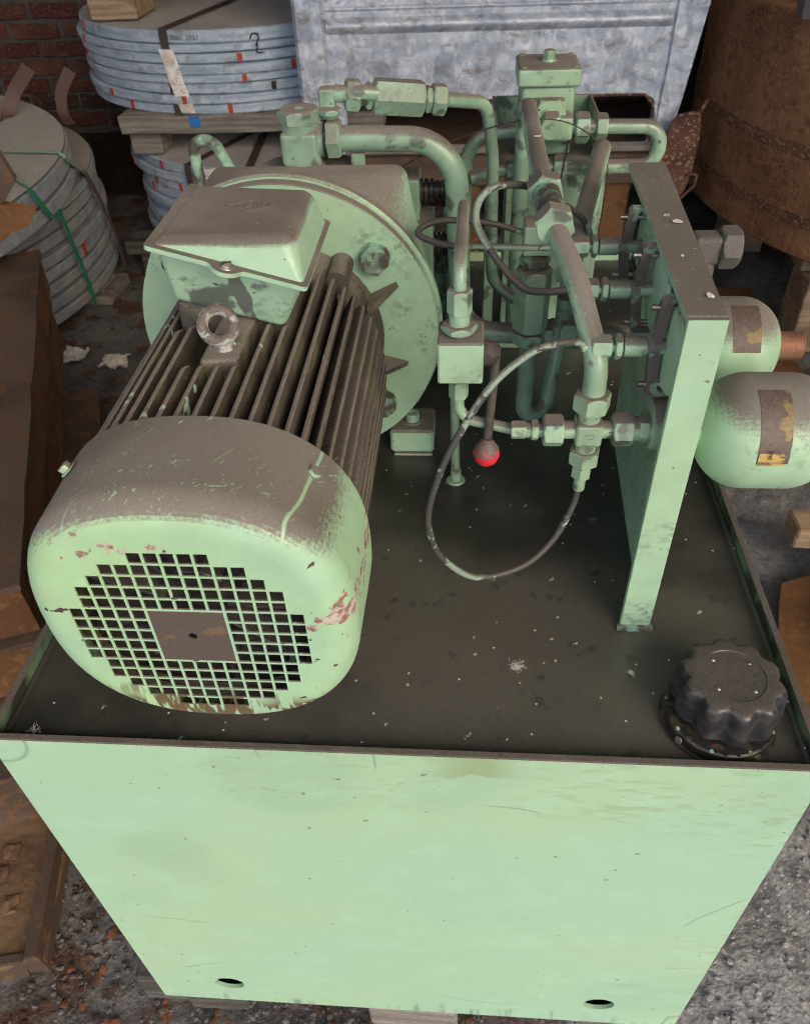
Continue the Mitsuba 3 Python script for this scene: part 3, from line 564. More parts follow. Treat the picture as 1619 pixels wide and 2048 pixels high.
# ---- vertical check valve column with U bend
CV = put(U, 'check_valve_column', sweep(fillet([(.4770, .450, .262), (.4770, .450, .028), (.505, .470, .026), (.520, .50, .13), (.520, .50, .16)], [.022, .028, .04]), .0096, 32), G, 40)
put(CV, 'tee_block', rbox(.4630, .4930, .436, .466, .236, .268, .003), G, 30)
put(CV, 'ring_nut', hexa((.4770, .45, .2275), (0, 0, 1), .0290, .0100, .1), 'grimy_paint', False)
put(CV, 'hexagon_body', hexa((.4770, .450, .1830), (0, 0, 1), .0340, .0720, .12), G, False, 'tall hexagonal valve body standing behind the lever')
nut(CV, (.4770, .450, .1370), (0, 0, 1), .0320, .0150, .2); put(CV, 'thread', cyl((.477, .45, .141), (.477, .45, .235), .0125), 'grimy_paint')
SP = put(U, 'second_riser', sweep(fillet([(.513, .430, .200), (.518, .455, .245), (.5545, .585, .2985), (.5600, .640, .270), (.5560, .650, .10)], [.05, .03, .03]), .0100, 32), G, 40); nut(SP, (.5150, .440, .215), (.05, .5, 1), .028, .016)
# horizontal run near the deck to the plate
LR = put(U, 'lower_run', cyl((.505, .50, .120), (.60, .50, .108), .0125), G); nut(LR, (.530, .497, .118), (1, 0, -.1), .036, .030); nut(LR, (.5565, .40, .150), (0, .3, 1), .030, .020)
# ---- valve tower at the back
VT = put(U, 'valve_tower', cat([rbox(.4660, .5295, .672, .735, .262, .341, .006), box(.478, .518, .662, .674, .285, .328, .002)]), G, 30, 'square valve housing with a bolted lid, tallest thing at the back')
put(VT, 'lid', rbox(.4610, .5340, .664, .742, .3400, .3600, .004), G, 30); put(VT, 'lid_bolt', cat([lathe([(0, .0025), (.0085, .0025), (.0095, 0)], (.4985, .703, .3598), (0, 0, 1)), hexa((.4985, .703, .3665), (0, 0, 1), .0125, .0100, .2)]), G, False)
for a in (.468, .527):
    for b in (.671, .735): put(VT, 'lid_screw', cyl((a, b, .3595), (a, b, .3612), .003, 16), G)
put(VT, 'port', cat([hexa((.499, .655, .313), (0, 1, 0), .036, .016, .0), hexa((.501, .640, .306), (0, 1, .2), .026, .018, .0)]), G, False)
TP = put(U, 'tee_pipe', sweep(fillet([(.400, .655, .08), (.403, .655, .291), (.47, .655, .2985), (.560, .66, .2985), (.634, .665, .296), (.634, .665, .251), (.517, .665, .2505), (.44, .655, .252), (.408, .648, .245)], [.040, .1, .1, .0235, .0235, .1, .02]), .0084, 30), G, 40)
put(TP, 'tee_body', rbox(.487, .527, .642, .670, .2860, .3150, .006), G, 30)
nut(TP, (.5390, .657, .2985), (1, 0, 0), .030, .0160); nut(TP, (.5620, .66, .2985), (1, 0, 0), .026, .0130)
nut(TP, (.5180, .665, .2505), (1, 0, 0), .026, .0160); nut(TP, (.4600, .655, .252), (1, 0, 0), .024, .0150); nut(TP, (.4370, .655, .252), (1, 0, 0), .020, .0130)
TR = put(U, 'valve_tray', cat([box(.436, .566, .66, .80, .255, .259, .001), box(.436, .440, .66, .80, .2595, .300, .001), box(.562, .566, .66, .80, .2595, .300, .001), box(.4405, .5615, .796, .80, .2595, .300, .001)]), G, False)
put(TR, 'stand', cat([box(.455, .580, .690, .698, DZ, .2548, .001), box(.430, .444, .70, .76, DZ, .2548, .001), box(.456, .462, .7, .78, DZ, .2548, .001)]), G, False)
G = 'shaded_pipe_paint'
# ---- gauge plate with three gauges
def slab(pl, z0, z1): return hull([(x, y, z) for z in (z0, z1) for x, y in pl])
GP = put(U, 'gauge_plate', cat([slab(((.5800, .1600), (.5868, .1600), (.6018, .4840), (.5950, .4840)), DZ, .3085),
     slab(((.5592, .1562), (.5596, .1556), (.5866, .1556), (.5872, .1562), (.5872, .1612), (.5592, .1612)), DZ, .3128), hull([(x, y, z) for z in (.3080, .3130) for x, y in ((.5594, .1615), (.5870, .1615), (.6020, .4845), (.5660, .4845))])]), 'green_paint', False, 'upright green plate with a broad dusty top edge carrying the gauges')
put(GP, 'weld_bead', sweep([(x, .1552, DZ+.001) for x in np.linspace(.556, .590, 9)], [.004, .0045, .0038, .0048, .004, .0045, .004, .0048, .004], 10), 'grimy_paint')
for k, (x, y, z, r) in enumerate(((.586, .330, .3137, .0062), (.578, .345, .3137, .003), (.581, .190, .3137, .0035), (.5755, .262, .3137, .0028), (.4712, .470, .3438, .0045))):
    b = trimesh.creation.icosphere(subdivisions=3, radius=1); b.vertices *= V(r*.8, r, .0005); b = rough(b, r*.4, .9/r, 40+k); b.apply_translation([x, y, z]); put(GP if k < 4 else FP, 'bird_dropping', b, 'paper_white', 40)
for k, (y, GZc, ch_) in enumerate(((.2035, .2650, .0405), (.2945, .2690, .0375), (.3740, .2735, .0345))):
    gx = .5800+(y-.160)*.046; bx_ = .5545
    PG = put(U, 'pressure_gauge', lathe([(0, 0), (.0265, 0), (.0340, .0015), (.0378, .004), (.0388, .0065), (.0370, .0085), (0, .0085)], (gx-.0215, y, GZc), (1, 0, 0), 56), 'green_paint', 30)
    put(PG, 'case', cyl((gx-.0135, y, GZc), (gx+.002, y, GZc), .0365, 56), 'black_steel', 30)
    def strip(pts, w):
        ms = []
        for (xa_, za), (xb, zb_) in zip(pts[:-1], pts[1:]):
            ms.append(hull([(x+dx_, y+q, z+dz_) for x, z in ((xa_, za), (xb, zb_)) for q in (-w, w) for dx_, dz_ in ((-.0042, -.0014), (.0042, -.0014), (-.0042, .0014), (.0042, .0014))]))
        return cat(ms)
    put(PG, 'clamp', strip([(gx, GZc+ch_+.001), (bx_+.004, GZc+ch_+.001), (bx_+.001, GZc+ch_-.002), (bx_-.0015, GZc+.010), (bx_-.0015, GZc-.010), (bx_+.001, GZc-ch_+.002), (bx_+.004, GZc-ch_-.001), (gx, GZc-ch_-.001)], .0040), 'clamp_steel', False)
    for s in (1, -1): put(PG, 'stud', sweep([(bx_-.010, y-.001, GZc+s*(ch_-.007)), (gx, y-.001, GZc+s*(ch_-.007))], .0023, 12), 'bare_steel')
    put(PG, 'plate_screw', hexa((gx-.004, y-.026, GZc+.026), (1, 0, 0), .009, .006), G, False)
    put(PG, 'stem', cat([cyl((bx_, y, GZc), (bx_-.0085, y, GZc), .0078, 4, .0003), cyl((bx_-.0085, y, GZc), (bx_-.0260, y, GZc), .0080), cyl((gx-.018, y, GZc), (bx_-.001, y, GZc), .006)]), G)
    nut(PG, (bx_-.0300, y, GZc), (1, 0, 0), .0180, .0050); nut(PG, (bx_-.0430, y, GZc), (1, 0, 0), .0168, .0150); put(PG, 'tail', cyl((bx_-.03, y, GZc), (bx_-.0580, y, GZc), .0045), G)
h3 = [(0.4975, 0.2035, 0.265), (0.4946, 0.2, 0.2699), (0.4841, 0.194, 0.2737), (0.467, 0.186, 0.2752), (0.4502, 0.177, 0.2709), (0.4269, 0.165, 0.2544), (0.4065, 0.152, 0.2262), (0.3892, 0.143, 0.1916), (0.3776, 0.136, 0.1506), (0.3794, 0.133, 0.1204), (0.3912, 0.136, 0.0913), (0.4204, 0.146, 0.0609), (0.4618, 0.162, 0.0608), (0.4885, 0.177, 0.0802), (0.5039, 0.19, 0.1088), (0.508, 0.195, 0.13)]
put(U, 'gauge_hose', sweep(spline(h3), .0029, 20), 'hose_rubber', 40, 'black hose with flaking green paint, looping down in front to the cross fitting')
h2 = [(.4975, .2945, .269), (.475, .300, .264), (.455, .310, .264), (.430, .330, .284), (.413, .350, .310), (.424, .36, .332), (.458, .385, .326), (.490, .43, .298), (.522, .450, .270), (.535, .46, .245)]
put(U, 'gauge_hose', sweep(spline(h2), .0033, 20), 'hose_rubber', 40, 'black hose curling up behind the riser pipe')
h1 = [(.4975, .374, .2735), (.470, .380, .270), (.440, .390, .267), (.385, .40, .265), (.357, .41, .273), (.378, .425, .279), (.425, .44, .271), (.463, .452, .256)]
put(U, 'gauge_hose', sweep(spline(h1), .0031, 20), 'hose_rubber', 40, 'black hose in a flat loop beside the bell housing')
put(U, 'wire', sweep(spline([(.496, .55, .20), (.500, .50, .28), (.505, .50, .325), (.5065, .50, .328), (.504, .50, .31), (.500, .52, .25)]), .0008, 8), 'black_steel')
put(U, 'wire', sweep(spline([(.30, .60, .26), (.38, .60, .30), (.46, .60, .322), (.52, .60, .318), (.56, .58, .285), (.556, .55, .21)]), .0007, 8), 'black_steel')
G = 'green_paint'
# ---- accumulators on the far side of the plate
def accum(y, z, x0, L, r):
    pf = [(0, 0)]+[(r*math.sin(a), .040*(1-math.cos(a))) for a in np.linspace(.15, math.pi/2, 14)]+[(r, L-.036)]+[(r-.036*(1-math.cos(a))*1.0, L-.036+.036*math.sin(a)) for a in np.linspace(.1, 1.25, 10)]+[(0, L)]
    return lathe(pf, (x0, y, z), (1, 0, .0), 72)
A2 = put(U, 'accumulator', cat([accum(.2, .1885, .596, .110, .0482), cyl((.58, .2, .1915), (.60, .2, .189), .017)]), G, 40, 'nearer round green accumulator bottle with a torn yellow sticker')
def sticker(y, z, x0, x1, r, a0, a1, m, par, name, jag=0):
    th = np.radians(np.linspace(a0, a1, 24)); v = []; f = []
    for i, a in enumerate(th):
        w = jag*(RNG.random()-.5)
        for x in (x0+w*0, x1+w): v.append((x, y-r*math.cos(a), z+r*math.sin(a)))
    for i in range(23): f += [(2*i, 2*i+1, 2*i+2), (2*i+1, 2*i+3, 2*i+2)]
    s = trimesh.Trimesh(v, f, process=False); o2 = s.copy(); o2.vertices = o2.vertices+np.stack([0*th.repeat(2), .0003*np.cos(th.repeat(2)), -.0003*np.sin(th.repeat(2))], 1)
    return put(par, name, cat([s, o2]), m, True)
sticker(.2, .1885, .6345, .6585, .0487, 3, 76, 'dirty_foil', A2, 'nameplate'); sticker(.2, .1885, .6350, .6530, .0492, 5, 14, 'brass_tag', A2, 'nameplate_scrap', .008); sticker(.2, .1885, .6352, .6550, .0492, 1.5, 4.2, 'brass_tag', A2, 'nameplate_scrap', .004)
tx = meshkit.text_mesh('pud', .0034, .0003); tx.apply_transform(trimesh.transformations.rotation_matrix(math.pi/2, [0, 0, 1])); tx.apply_transform(trimesh.transformations.rotation_matrix(math.radians(90), [1, 0, 0])); tx.apply_translation([.6410-tx.bounds[0][0], .2-.0495, .1885+.0075-tx.bounds[0][2]*0]); put(A2, 'nameplate_print', tx, 'black_ink', False)
A1 = put(U, 'accumulator', cat([accum(.318, .2005, .600, .092, .0450), cyl((.585, .318, .2005), (.61, .318, .2005), .017)]), G, 40, 'rear accumulator bottle with a bare copper coloured thread on its end')
sticker(.318, .2005, .640, .664, .0455, 22, 80, 'dirty_foil', A1, 'nameplate')
put(A1, 'threaded_stub', lathe([(0, 0), (.0130, 0)]+[(.0135 if k % 2 else .0125, .0012*k+.001) for k in range(20)]+[(.011, .026), (0, .026)], (.690, .318, .2005), (1, 0, 0), 40), 'copper_thread', 30)
PS = put(U, 'pipe_stub', cat([cyl((.59, .425, .2500), (.655, .425, .2500), .0125), cyl((.642, .425, .25), (.642, .425, .19), .0125), rbox(.628, .656, .412, .438, .236, .264, .005)]), 'grey_dusty', 30, 'dull grey elbow stub with a big nut behind the plate'); put(PS, 'union_nut', hexa((.664, .425, .2500), (1, 0, 0), .036, .019, .1), 'grey_dusty', False)

# ================================================================== SETTING AND BACKGROUND
# ground: one sheet, finer where the camera sees it
def grid(x0, x1, y0, y1, nx, ny):
    x, y = np.meshgrid(np.linspace(x0, x1, nx), np.linspace(y0, y1, ny)); return x, y
xs = np.unique(np.r_[np.linspace(-40, -3, 14), np.linspace(-3, -1, 50), np.linspace(-1, 1.9, 260), np.linspace(1.9, 40, 18)])
ys = np.unique(np.r_[np.linspace(-40, -1, 14), np.linspace(-1, 1.4, 220), np.linspace(1.4, 4.2, 90), np.linspace(4.2, 40, 12)])
gx_, gy_ = np.meshgrid(xs, ys); pts = np.stack([gx_, gy_, 0*gx_], -1)
hz = .014*(meshkit.noise(pts*9)-.5)+.006*(meshkit.noise(pts*38+5)-.5)+.0035*(meshkit.noise(pts*95+9)-.5)
near = (np.abs(gx_) < 3.5) & (gy_ > -1.5) & (gy_ < 4.3)
v = np.stack([gx_, gy_, GZ+np.where(near, hz-.006, -.008)], -1).reshape(-1, 3); nx, ny = len(xs), len(ys)
i, j = np.meshgrid(np.arange(nx-1), np.arange(ny-1)); a = (j*nx+i).ravel()
scene['ground'] = ply(trimesh.Trimesh(v, np.vstack([np.stack([a, a+1, a+nx+1], 1), np.stack([a, a+nx+1, a+nx], 1)]), process=False), 'mat_gravel_ground', smooth=True)
tag('ground', 'dark damp gravel ground strewn with rust flakes', kind='structure')
def scatter(n, areas, smin, smax, flat, seed):
    r = np.random.default_rng(seed); base = trimesh.creation.icosphere(subdivisions=0); ms = []
    bv, bf = base.vertices, base.faces; vs, fs, at = [], [], 0
    for _ in range(n):
        x0, x1, y0, y1 = areas[r.integers(len(areas))]; s = smin+(smax-smin)*r.random()**5
        q = bv*(1+.5*(r.random(bv.shape)-.5))*s*np.array([1, .5+.6*r.random(), flat]); c, sn = math.cos(t_ := r.random()*6.28), math.sin(t_)
        tilt = .5*(r.random()-.5); q = np.stack([q[:, 0]*c-q[:, 1]*sn, q[:, 0]*sn+q[:, 1]*c, q[:, 2]+tilt*q[:, 0]], 1)
        vs.append(q+V(x0+(x1-x0)*r.random(), y0+(y1-y0)*r.random(), GZ+s*flat*.3)); fs.append(bf+at); at += len(bv)
    return trimesh.Trimesh(np.vstack(vs), np.vstack(fs), process=False)
LEFT, RIGHT, BACK = (-.26, .45, -.12, .42), (.62, 1.15, -.15, .9), (-1.2, -.35, .9, 2.6)
scene['gravel'] = ply(scatter(16000, [LEFT, LEFT, RIGHT, RIGHT, RIGHT, BACK, (.1, .7, -.12, .05)], .0010, .0062, .6, 1), 'mat_stone_grey'); tag('gravel', 'loose grey grit and pebbles lying on the ground', 'gravel', kind='stuff')
scene['rust_flakes'] = ply(scatter(1800, [LEFT, LEFT, (-.26, .1, -.12, .12), BACK], .0015, .0105, .25, 2), 'mat_rust_chip'); tag('rust_flakes', 'orange brown rust flakes scattered on the gravel', 'rust flakes', kind='stuff')
def blob(name, label, cat_, c, size, m, seed, **k):
    b = trimesh.creation.icosphere(subdivisions=3); b.vertices *= V(*size); b = rough(b, min(size)*.55, 1.3/max(size), seed); b.vertices += V(*c)
    kk = key_of(name); scene[kk] = ply(b, 'mat_'+m, smooth=40); tag(kk, label, cat_, **k)
blob('stone', 'pale pebble lying right of the tank on the grey gravel', 'stone', (.72, .075, GZ+.008), (.013, .011, .009), 'paper_white', 3)
blob('rust_lump', 'largest orange rust flake left of the tank near the bottom corner', 'rust flake', (-.075, .095, GZ+.008), (.011, .024, .007), 'rust_chip', 4)
# timbers under the tank
def timber(label, x0, x1, y0, y1, z0, z1, m, seed):
    k = key_of('timber_block'); scene[k] = ply(rough(box(x0, x1, y0, y1, z0, z1, .004), .002, 30, seed, 3), 'mat_'+m, smooth=30); tag(k, label, 'timber block')
timber('charred looking timber sticking out left under the tank corner', -.055, .035, .02, .20, GZ-.004, -.655, 'dark_wood', 1)
timber('dark split timber end under the tank front, left of centre', .015, .105, .012, .5, GZ-.004, -.655, 'dark_wood', 2)
timber('pale weathered board under the tank front, right of centre', .285, .41, .004, .6, GZ-.004, -.655, 'grey_wood', 3)
# brick wall
WY = 3.75
BW = thing('brick_wall', 'old red brick wall at the back left corner', 'brick wall')
put(BW, 'mortar', box(-4.2, 3.2, WY+.012, WY+.24, GZ-.05, 3.3, .002), 'mortar', False)
bvar = [rough(box(-.115, .115, -.0, .06, -.031, .031, .005), .0045, 22, s, 2) for s in range(6)]
count = 0
for r_ in range(3, 22):
    z = GZ+.02+.077*r_; off = .123*(r_ % 2)
    for c_ in range(-5, 5):
        x = -1.62+.246*c_+off+RNG.normal()*.004
        if x > -.55: continue
        m = bvar[RNG.integers(6)].copy(); head = RNG.random() < .3
        m.vertices[:, 0] *= .98
        m.apply_translation([x, WY-.001+RNG.normal()*.004, z+RNG.normal()*.002])
        put(BW, 'brick', m, 'brick_%d' % RNG.integers(4), 30); count += 1
# low ledge of dark earth before the wall
scene['earth_bank'] = ply(rough(hull([(x, y, z) for x in (-3.0, .2) for y, z in ((3.42, GZ-.02), (3.5, GZ+.10), (3.76, GZ+.20), (3.76, GZ-.02))]), .03, 9, 5, 4), 'mat_dark_earth', smooth=40); tag('earth_bank', 'dark heap of earth and rust along the foot of the brick wall', kind='structure')
# shed roof overhead (outside the picture)
SR = thing('shed_roof', 'corrugated shed roof over the yard corner, above the picture', 'shed roof')
xr = np.linspace(-4.5, 4.5, 181); yr = V(-1.7, 5.0); rz = 2.95+.012*np.sin(xr*2*np.pi/.15)
vv = np.vstack([np.stack([xr, 0*xr+y, rz+.1*(k)], 1) for k, y in enumerate(yr)]); aa = np.arange(180)
top = trimesh.Trimesh(np.vstack([vv, vv+V(0, 0, .004)]), np.vstack([np.stack([aa, aa+1, aa+182], 1), np.stack([aa, aa+182, aa+181], 1)]+[np.stack([aa+362, aa+182+362, aa+1+362], 1), np.stack([aa+362, aa+181+362, aa+182+362], 1)]), process=False)
put(SR, 'roof_sheet', top, 'roof_sheet', False)
for y in (-1.5, 1.6, 4.4): put(SR, 'purlin', box(-4.4, 4.4, y, y+.08, 2.80, 2.93, .004), 'dark_wood', False)
for nm, x0, lab in (('side_wall', -3.0, 'dark wall added out of view on the left to cut side light'), ('side_wall', 3.75, 'dark wall added out of view on the right to cut side light')):  # both walls added out of view, to narrow the light to the front
    k = thing(nm, lab, 'wall'); put(k, 'light_blocker', box(x0, x0+.25, -1.2, 3.74, GZ-.05, 2.95, .004), 'brick_2', False)
# ---- bundles of galvanised strip coils
def coil_bundle(name, label, cx_, cy_, ztop, hs, R, jit=.012, sd=0, m='galvanised_strip', gap=.002):
    r = np.random.default_rng(sd); b = thing(name, label, 'coil bundle', None); z = ztop; out = []
    for k, h in enumerate(hs):
        ox, oy = r.normal()*jit, r.normal()*jit; rr = R+r.normal()*jit*.5; ch = .004
        out.append((z, h, cx_+ox, cy_+oy, rr))
        put(b, 'strip_coil', lathe([(0, 0), (rr-ch, 0), (rr, ch), (rr, h-gap-ch), (rr-ch, h-gap), (rr-.012, h-gap-.002), (0, h-gap-.002)], (cx_+ox, cy_+oy, z-h), (0, 0, 1), 120), m, 30)
        if k == 0: put(b, 'dusty_face', lathe([(0, .0008), (rr-.008, .0008), (rr-.007, 0)], (cx_+ox, cy_+oy, z-.004), (0, 0, 1), 120), 'coil_face', False)
        z -= h
    return b, out
def mark(b, lay, ang, m='red_mark', w=.012, name='red_mark', hk=.8):
    z, h, x, y, rr = lay; a0 = math.radians(ang); da = w/rr/2; v = []
    for q in (a0-da, a0, a0+da):
        for zz in (z-h*(1-hk)/2-.001, z-h+h*(1-hk)/2):
            for r in (rr+.0025, rr-.002): v.append((x+r*math.cos(q), y+r*math.sin(q), zz))
    put(b, name, hull(v), m, False)
def arcstrip(lay_pts, w, ang, thick=.002):
    """a strap: follows radial-plane points (r, z) about (x, y) at one angle"""
    x, y, a = lay_pts[0]; pts = [V(x+r*math.cos(a), y+r*math.sin(a), z) for r, z in lay_pts[1:]]
    s = V(-math.sin(a), math.cos(a), 0)*w/2; ms = []
    for p, q in zip(pts[:-1], pts[1:]):
        d = (q-p)/np.linalg.norm(q-p); nn = np.cross(d, s); nn /= np.linalg.norm(nn); e = nn*thick/2
        ms.append(hull([p+s+e, p-s+e, q+s+e, q-s+e, p+s-e, p-s-e, q+s-e, q-s-e]))
    return cat(ms)
def on_side(m, lay, ang, z, dr_=.003):
    x, y, rr = lay[2:5]; m = m.copy(); v = m.vertices; a = math.radians(ang)+v[:, 0]/rr
    m.vertices = np.stack([x+(rr+dr_+v[:, 2])*np.cos(a), y+(rr+dr_+v[:, 2])*np.sin(a), z+v[:, 1]], 1); return m
# rear upper
hu = (.040, .027, .030, .032, .026, .032, .030, .034, .026, .030)
B1, L1 = coil_bundle('coil_bundle', 'upper bundle of bluish strip coils marked with a black 2, behind the motor', -.455, 3.065, .098, hu[:8], .585, sd=1)
for k, a in ((0, -103), (0, -146), (1, -142), (2, -78), (3, -62), (3, -150), (4, -77), (5, -69.5), (6, -98), (6, -130), (7, -84), (5, -158), (7, -121)): mark(B1, L1[k], a, 'red_mark' if (k, a) != (5, -69.5) else 'black_ink', .016)
a_ = math.radians(-102.5); xk, yk = L1[0][2], L1[0][3]
put(B1, 'steel_strap', arcstrip([(xk, yk, a_), (.05, .101), (.588, .1005), (.592, .092), (.592, -.155)], .030, a_), 'steel_strap', False)
pt = box(-.026, .026, -.150, .040, 0, .003, .0012); pt = pt.subdivide().subdivide(); pt.vertices[:, 0] -= .20*pt.vertices[:, 1]; pt.vertices[:, 2] += .003*np.sin(pt.vertices[:, 1]*90)
put(B1, 'paper_tag', on_side(pt, L1[0], -101.6, .004, .010), 'white_label', False, 'grimy white paper tag hanging on the strap')
two_ = cat([sweep(fillet([(-.016, .018, 0), (-.008, .034, 0), (.010, .032, 0), (.012, .018, 0), (.0, .0, 0)], .008), .0022, 8), sweep(fillet([(.006, .002, 0), (-.002, -.022, 0), (.020, -.022, 0)], .004), .0022, 8)])
put(B1, 'chalked_number', on_side(two_, L1[0], -73.5, .047, .007), 'black_ink', 30)
put(B1, 'stencil', on_side(cat([meshkit.text_mesh('20x2  1011', .013, .0006)]), L1[0], -100.5, .070, .002), 'steel_strap', False)
# pallet between the two rear bundles
def pallet(label, boards, blocks, m, name='wooden_pallet'):
    k = thing(name, label, 'pallet')
    for i, q in enumerate(boards): put(k, 'board', rough(box(*q, .003), .002, 18, i, 3), m, 30)
    for i, q in enumerate(blocks): put(k, 'block', rough(box(*q, .004), .002, 18, 9+i, 3), m, 30)
    return k
zb = .098-sum(hu[:8])
pallet('weathered grey pallet between the two rear coil bundles', [(-.80, .12, 2.50, 2.60, zb-.062, zb-.003), (-.93, .12, 3.0, 3.12, zb-.062, zb-.003)], [(-.79, -.68, 2.54, 2.66, zb-.14, zb-.064), (-.2, -.06, 2.52, 2.64, zb-.14, zb-.064), (-.5, -.36, 3.2, 3.34, zb-.14, zb-.064)], 'grey_wood')
pallet('brown pallet standing on top of the rear coil bundle at the upper edge', [(-1.05, .1, 2.90, 3.02, .178, .22)], [(-.87, -.71, 2.66, 2.86, .102, .176)], 'tan_wood')
tag(put(None, 'blue_tape', box(-.548, -.512, 2.493, 2.499, zb-.040, zb-.006, .001), 'blue_tape', False), 'scrap of blue tape on the pallet below the paper tag', 'tape')
zl = zb-.145
B2, L2 = coil_bundle('coil_bundle', 'lower bundle of bluish strip coils half hidden behind the bell housing', -.375, 2.905, zl, (.034, .036, .032, .036, .030, .034, .036, .030, .032), .505, sd=2)
for k, a in ((0, -128), (1, -150), (2, -134), (2, -118), (3, -139), (4, -122), (5, -128)): mark(B2, L2[k], a, w=.015)
xk, yk = L2[0][2], L2[0][3]
for a in (-112, -86):
    a_ = math.radians(a); put(B2, 'steel_strap', arcstrip([(xk, yk, a_), (.05, zl+.003), (.508, zl+.0025), (.512, zl-.01), (.512, zl-.29)], .028, a_), 'steel_strap', False)
put(B2, 'paper_tag', on_side(box(-.075, .075, -.10, 0, 0, .002, .0006), L2[0], -95.5, zl-.005, .010), 'white_label', False, 'dirty white paper label')
zz = zl-sum((.034, .036, .032, .036, .030, .034, .036, .030, .032))
pallet('timbers under the lower rear coil bundle', [(-.9, .12, 2.5, 2.62, zz-.05, zz-.003), (-.9, .12, 3.1, 3.22, zz-.05, zz-.003)], [(-.85, -.7, 2.5, 2.62, GZ, zz-.052), (-.1, .1, 2.5, 2.62, GZ, zz-.052), (-.5, -.36, 3.1, 3.22, GZ, zz-.052)], 'dark_wood')
# left stack
B3, L3 = coil_bundle('coil_bundle', 'large stack of dusty strip coils on the left floor under a smaller one', -1.88, 2.30, -.312, (.044, .046, .046, .044, .048, .044, .048, .046), .950, jit=.003, sd=3, m='old_strip', gap=.010)
for k, a in ((7, -38), (4, -3), (2, -20), (6, -52)): mark(B3, L3[k], a, w=.02)
B4, L4 = coil_bundle('coil_bundle', 'top pair of strip coils at the left edge tied with green strap', -1.99, 1.865, -.162, (.060, .050), 1.17, jit=.003, sd=4, m='old_strip', gap=.010)
put(B3, 'spacer_board', rough(box(-2.2, -.985, 2.02, 2.15, -.311, -.274, .004), .003, 12, 1, 3), 'tan_wood', 30)
pallet('pale wooden skid peeking out under the left coil stack', [(-1.8, -.93, 2.28, 2.42, -.70, -.684)], [(-1.10, -.90, 2.26, 2.46, GZ, -.702), (-1.5, -1.3, 1.6, 1.8, GZ, -.684), (-2.2, -2.0, 2.6, 2.8, GZ, -.684)], 'grey_wood')
def strap(label, pts, w, m, nrm=(0, 0, 1), name='plastic_strap'):
    k = key_of(name); p = spline(pts, 8); ms = []
    for a, b in zip(p[:-1], p[1:]):
        d = (b-a)/np.linalg.norm(b-a); s = np.cross(d, V(*nrm)); s = s/np.linalg.norm(s)*w/2; e = np.cross(d, s); e = e/np.linalg.norm(e)*.0012
        ms.append(hull([a+s+e, a-s+e, b+s+e, b-s+e, a+s-e, a-s-e, b+s-e, b-s-e]))
    scene[k] = ply(cat(ms), 'mat_'+m, smooth=30); tag(k, label, 'strap')
strap('dark green plastic strap across the left coil stack, nearer one running down its side', [(-1.5, 2.05, -.157), (-1.03, 1.97, -.157), (-.84, 1.835, -.157), (-.812, 1.82, -.175), (-.810, 1.88, -.26), (-.905, 2.10, -.32), (-.914, 2.130, -.36), (-.914, 2.145, -.46), (-.914, 2.165, -.60), (-.914, 2.165, -.69)], .026, 'green_strap', (.9, .1, .4))
strap('pale green strap across the top left coils, farther one', [(-1.5, 2.16, -.157), (-1.15, 2.149, -.157), (-.870, 2.125, -.157), (-.850, 2.13, -.175), (-.918, 2.385, -.305)], .024, 'pale_green_strap', (.7, .1, .7))
strap('rusty strap running down the right edge of the left coil stack', [(-.940, 2.39, -.306), (-.920, 2.41, -.33), (-.925, 2.50, -.55), (-.92, 2.50, -.69)], .022, 'rusty_strap', (1, 0, .2), 'steel_band')
strap('loose brown strap end sticking up from the left coil stack, left one', [(-1.20, 2.45, -.19), (-1.22, 2.55, -.165), (-1.19, 2.59, -.10), (-1.11, 2.6, -.02)], .045, 'rusty_strap', (0, 1, .3), 'steel_band')
strap('loose curled brown strap sticking up before the brick wall, right one', [(-1.03, 2.62, -.21), (-1.035, 2.6, -.17), (-1.02, 2.6, -.10), (-.965, 2.6, -.03)], .040, 'rusty_strap', (0, 1, .2), 'steel_band')
# ---- galvanised sheet bin
BY = 2.4
SB = thing('sheet_metal_bin', 'dented galvanised sheet metal bin with a cut out opening, behind the hydraulic unit', 'bin')
pan = sg.box(-.035, -.265, 1.035, .42)
opn = sg.box(.01, -.24, .99, -.10).buffer(-.03).buffer(.03).union(sg.box(.01, -.24, .5, -.10))
pan = pan.difference(opn)
pm = extr(pan, .003, (0, BY+.003, 0), (1, 0, 0), (0, 0, 1))
def swage(x0, x1, z0, z1, dep):
    zs = np.linspace(z0, z1, 15); yv = BY-.001-dep*np.sin((zs-z0)/(z1-z0)*math.pi)**.8; v = []; f = []
    for z, y in zip(zs, yv): v += [(x0, y, z), (x1, y, z)]
    v += [(x0, BY+.002, z1), (x1, BY+.002, z1), (x0, BY+.002, z0), (x1, BY+.002, z0)]; n = len(v)//2
    for i in range(n-1): f += [(2*i, 2*i+1, 2*i+2), (2*i+1, 2*i+3, 2*i+2)]
    m = trimesh.Trimesh(v, f, process=False); return m
put(SB, 'front_sheet', rough(pm, .0, 1, 0), 'galvanised_sheet', False)
put(SB, 'swage', swage(-.03, 1.0, .088, .132, .016), 'galvanised_sheet', True); put(SB, 'swage', swage(-.03, 1.0, .20, .25, .016), 'galvanised_sheet', True); put(SB, 'swage', swage(-.03, 1.0, .148, .162, .006), 'galvanised_sheet', True)
put(SB, 'corner_post', rough(box(-.134, -.034, BY-.012, BY+.10, -.60, .42, .012), .003, 9, 1, 3), 'galvanised_sheet', 40)
put(SB, 'corner_post', rough(hull([(x, y, z) for y in (BY-.014, BY+.10) for x, z in ((1.020, .42), (1.135, .42), (1.000, -.265), (1.048, -.265))]), .003, 9, 2, 3), 'galvanised_sheet', 40)
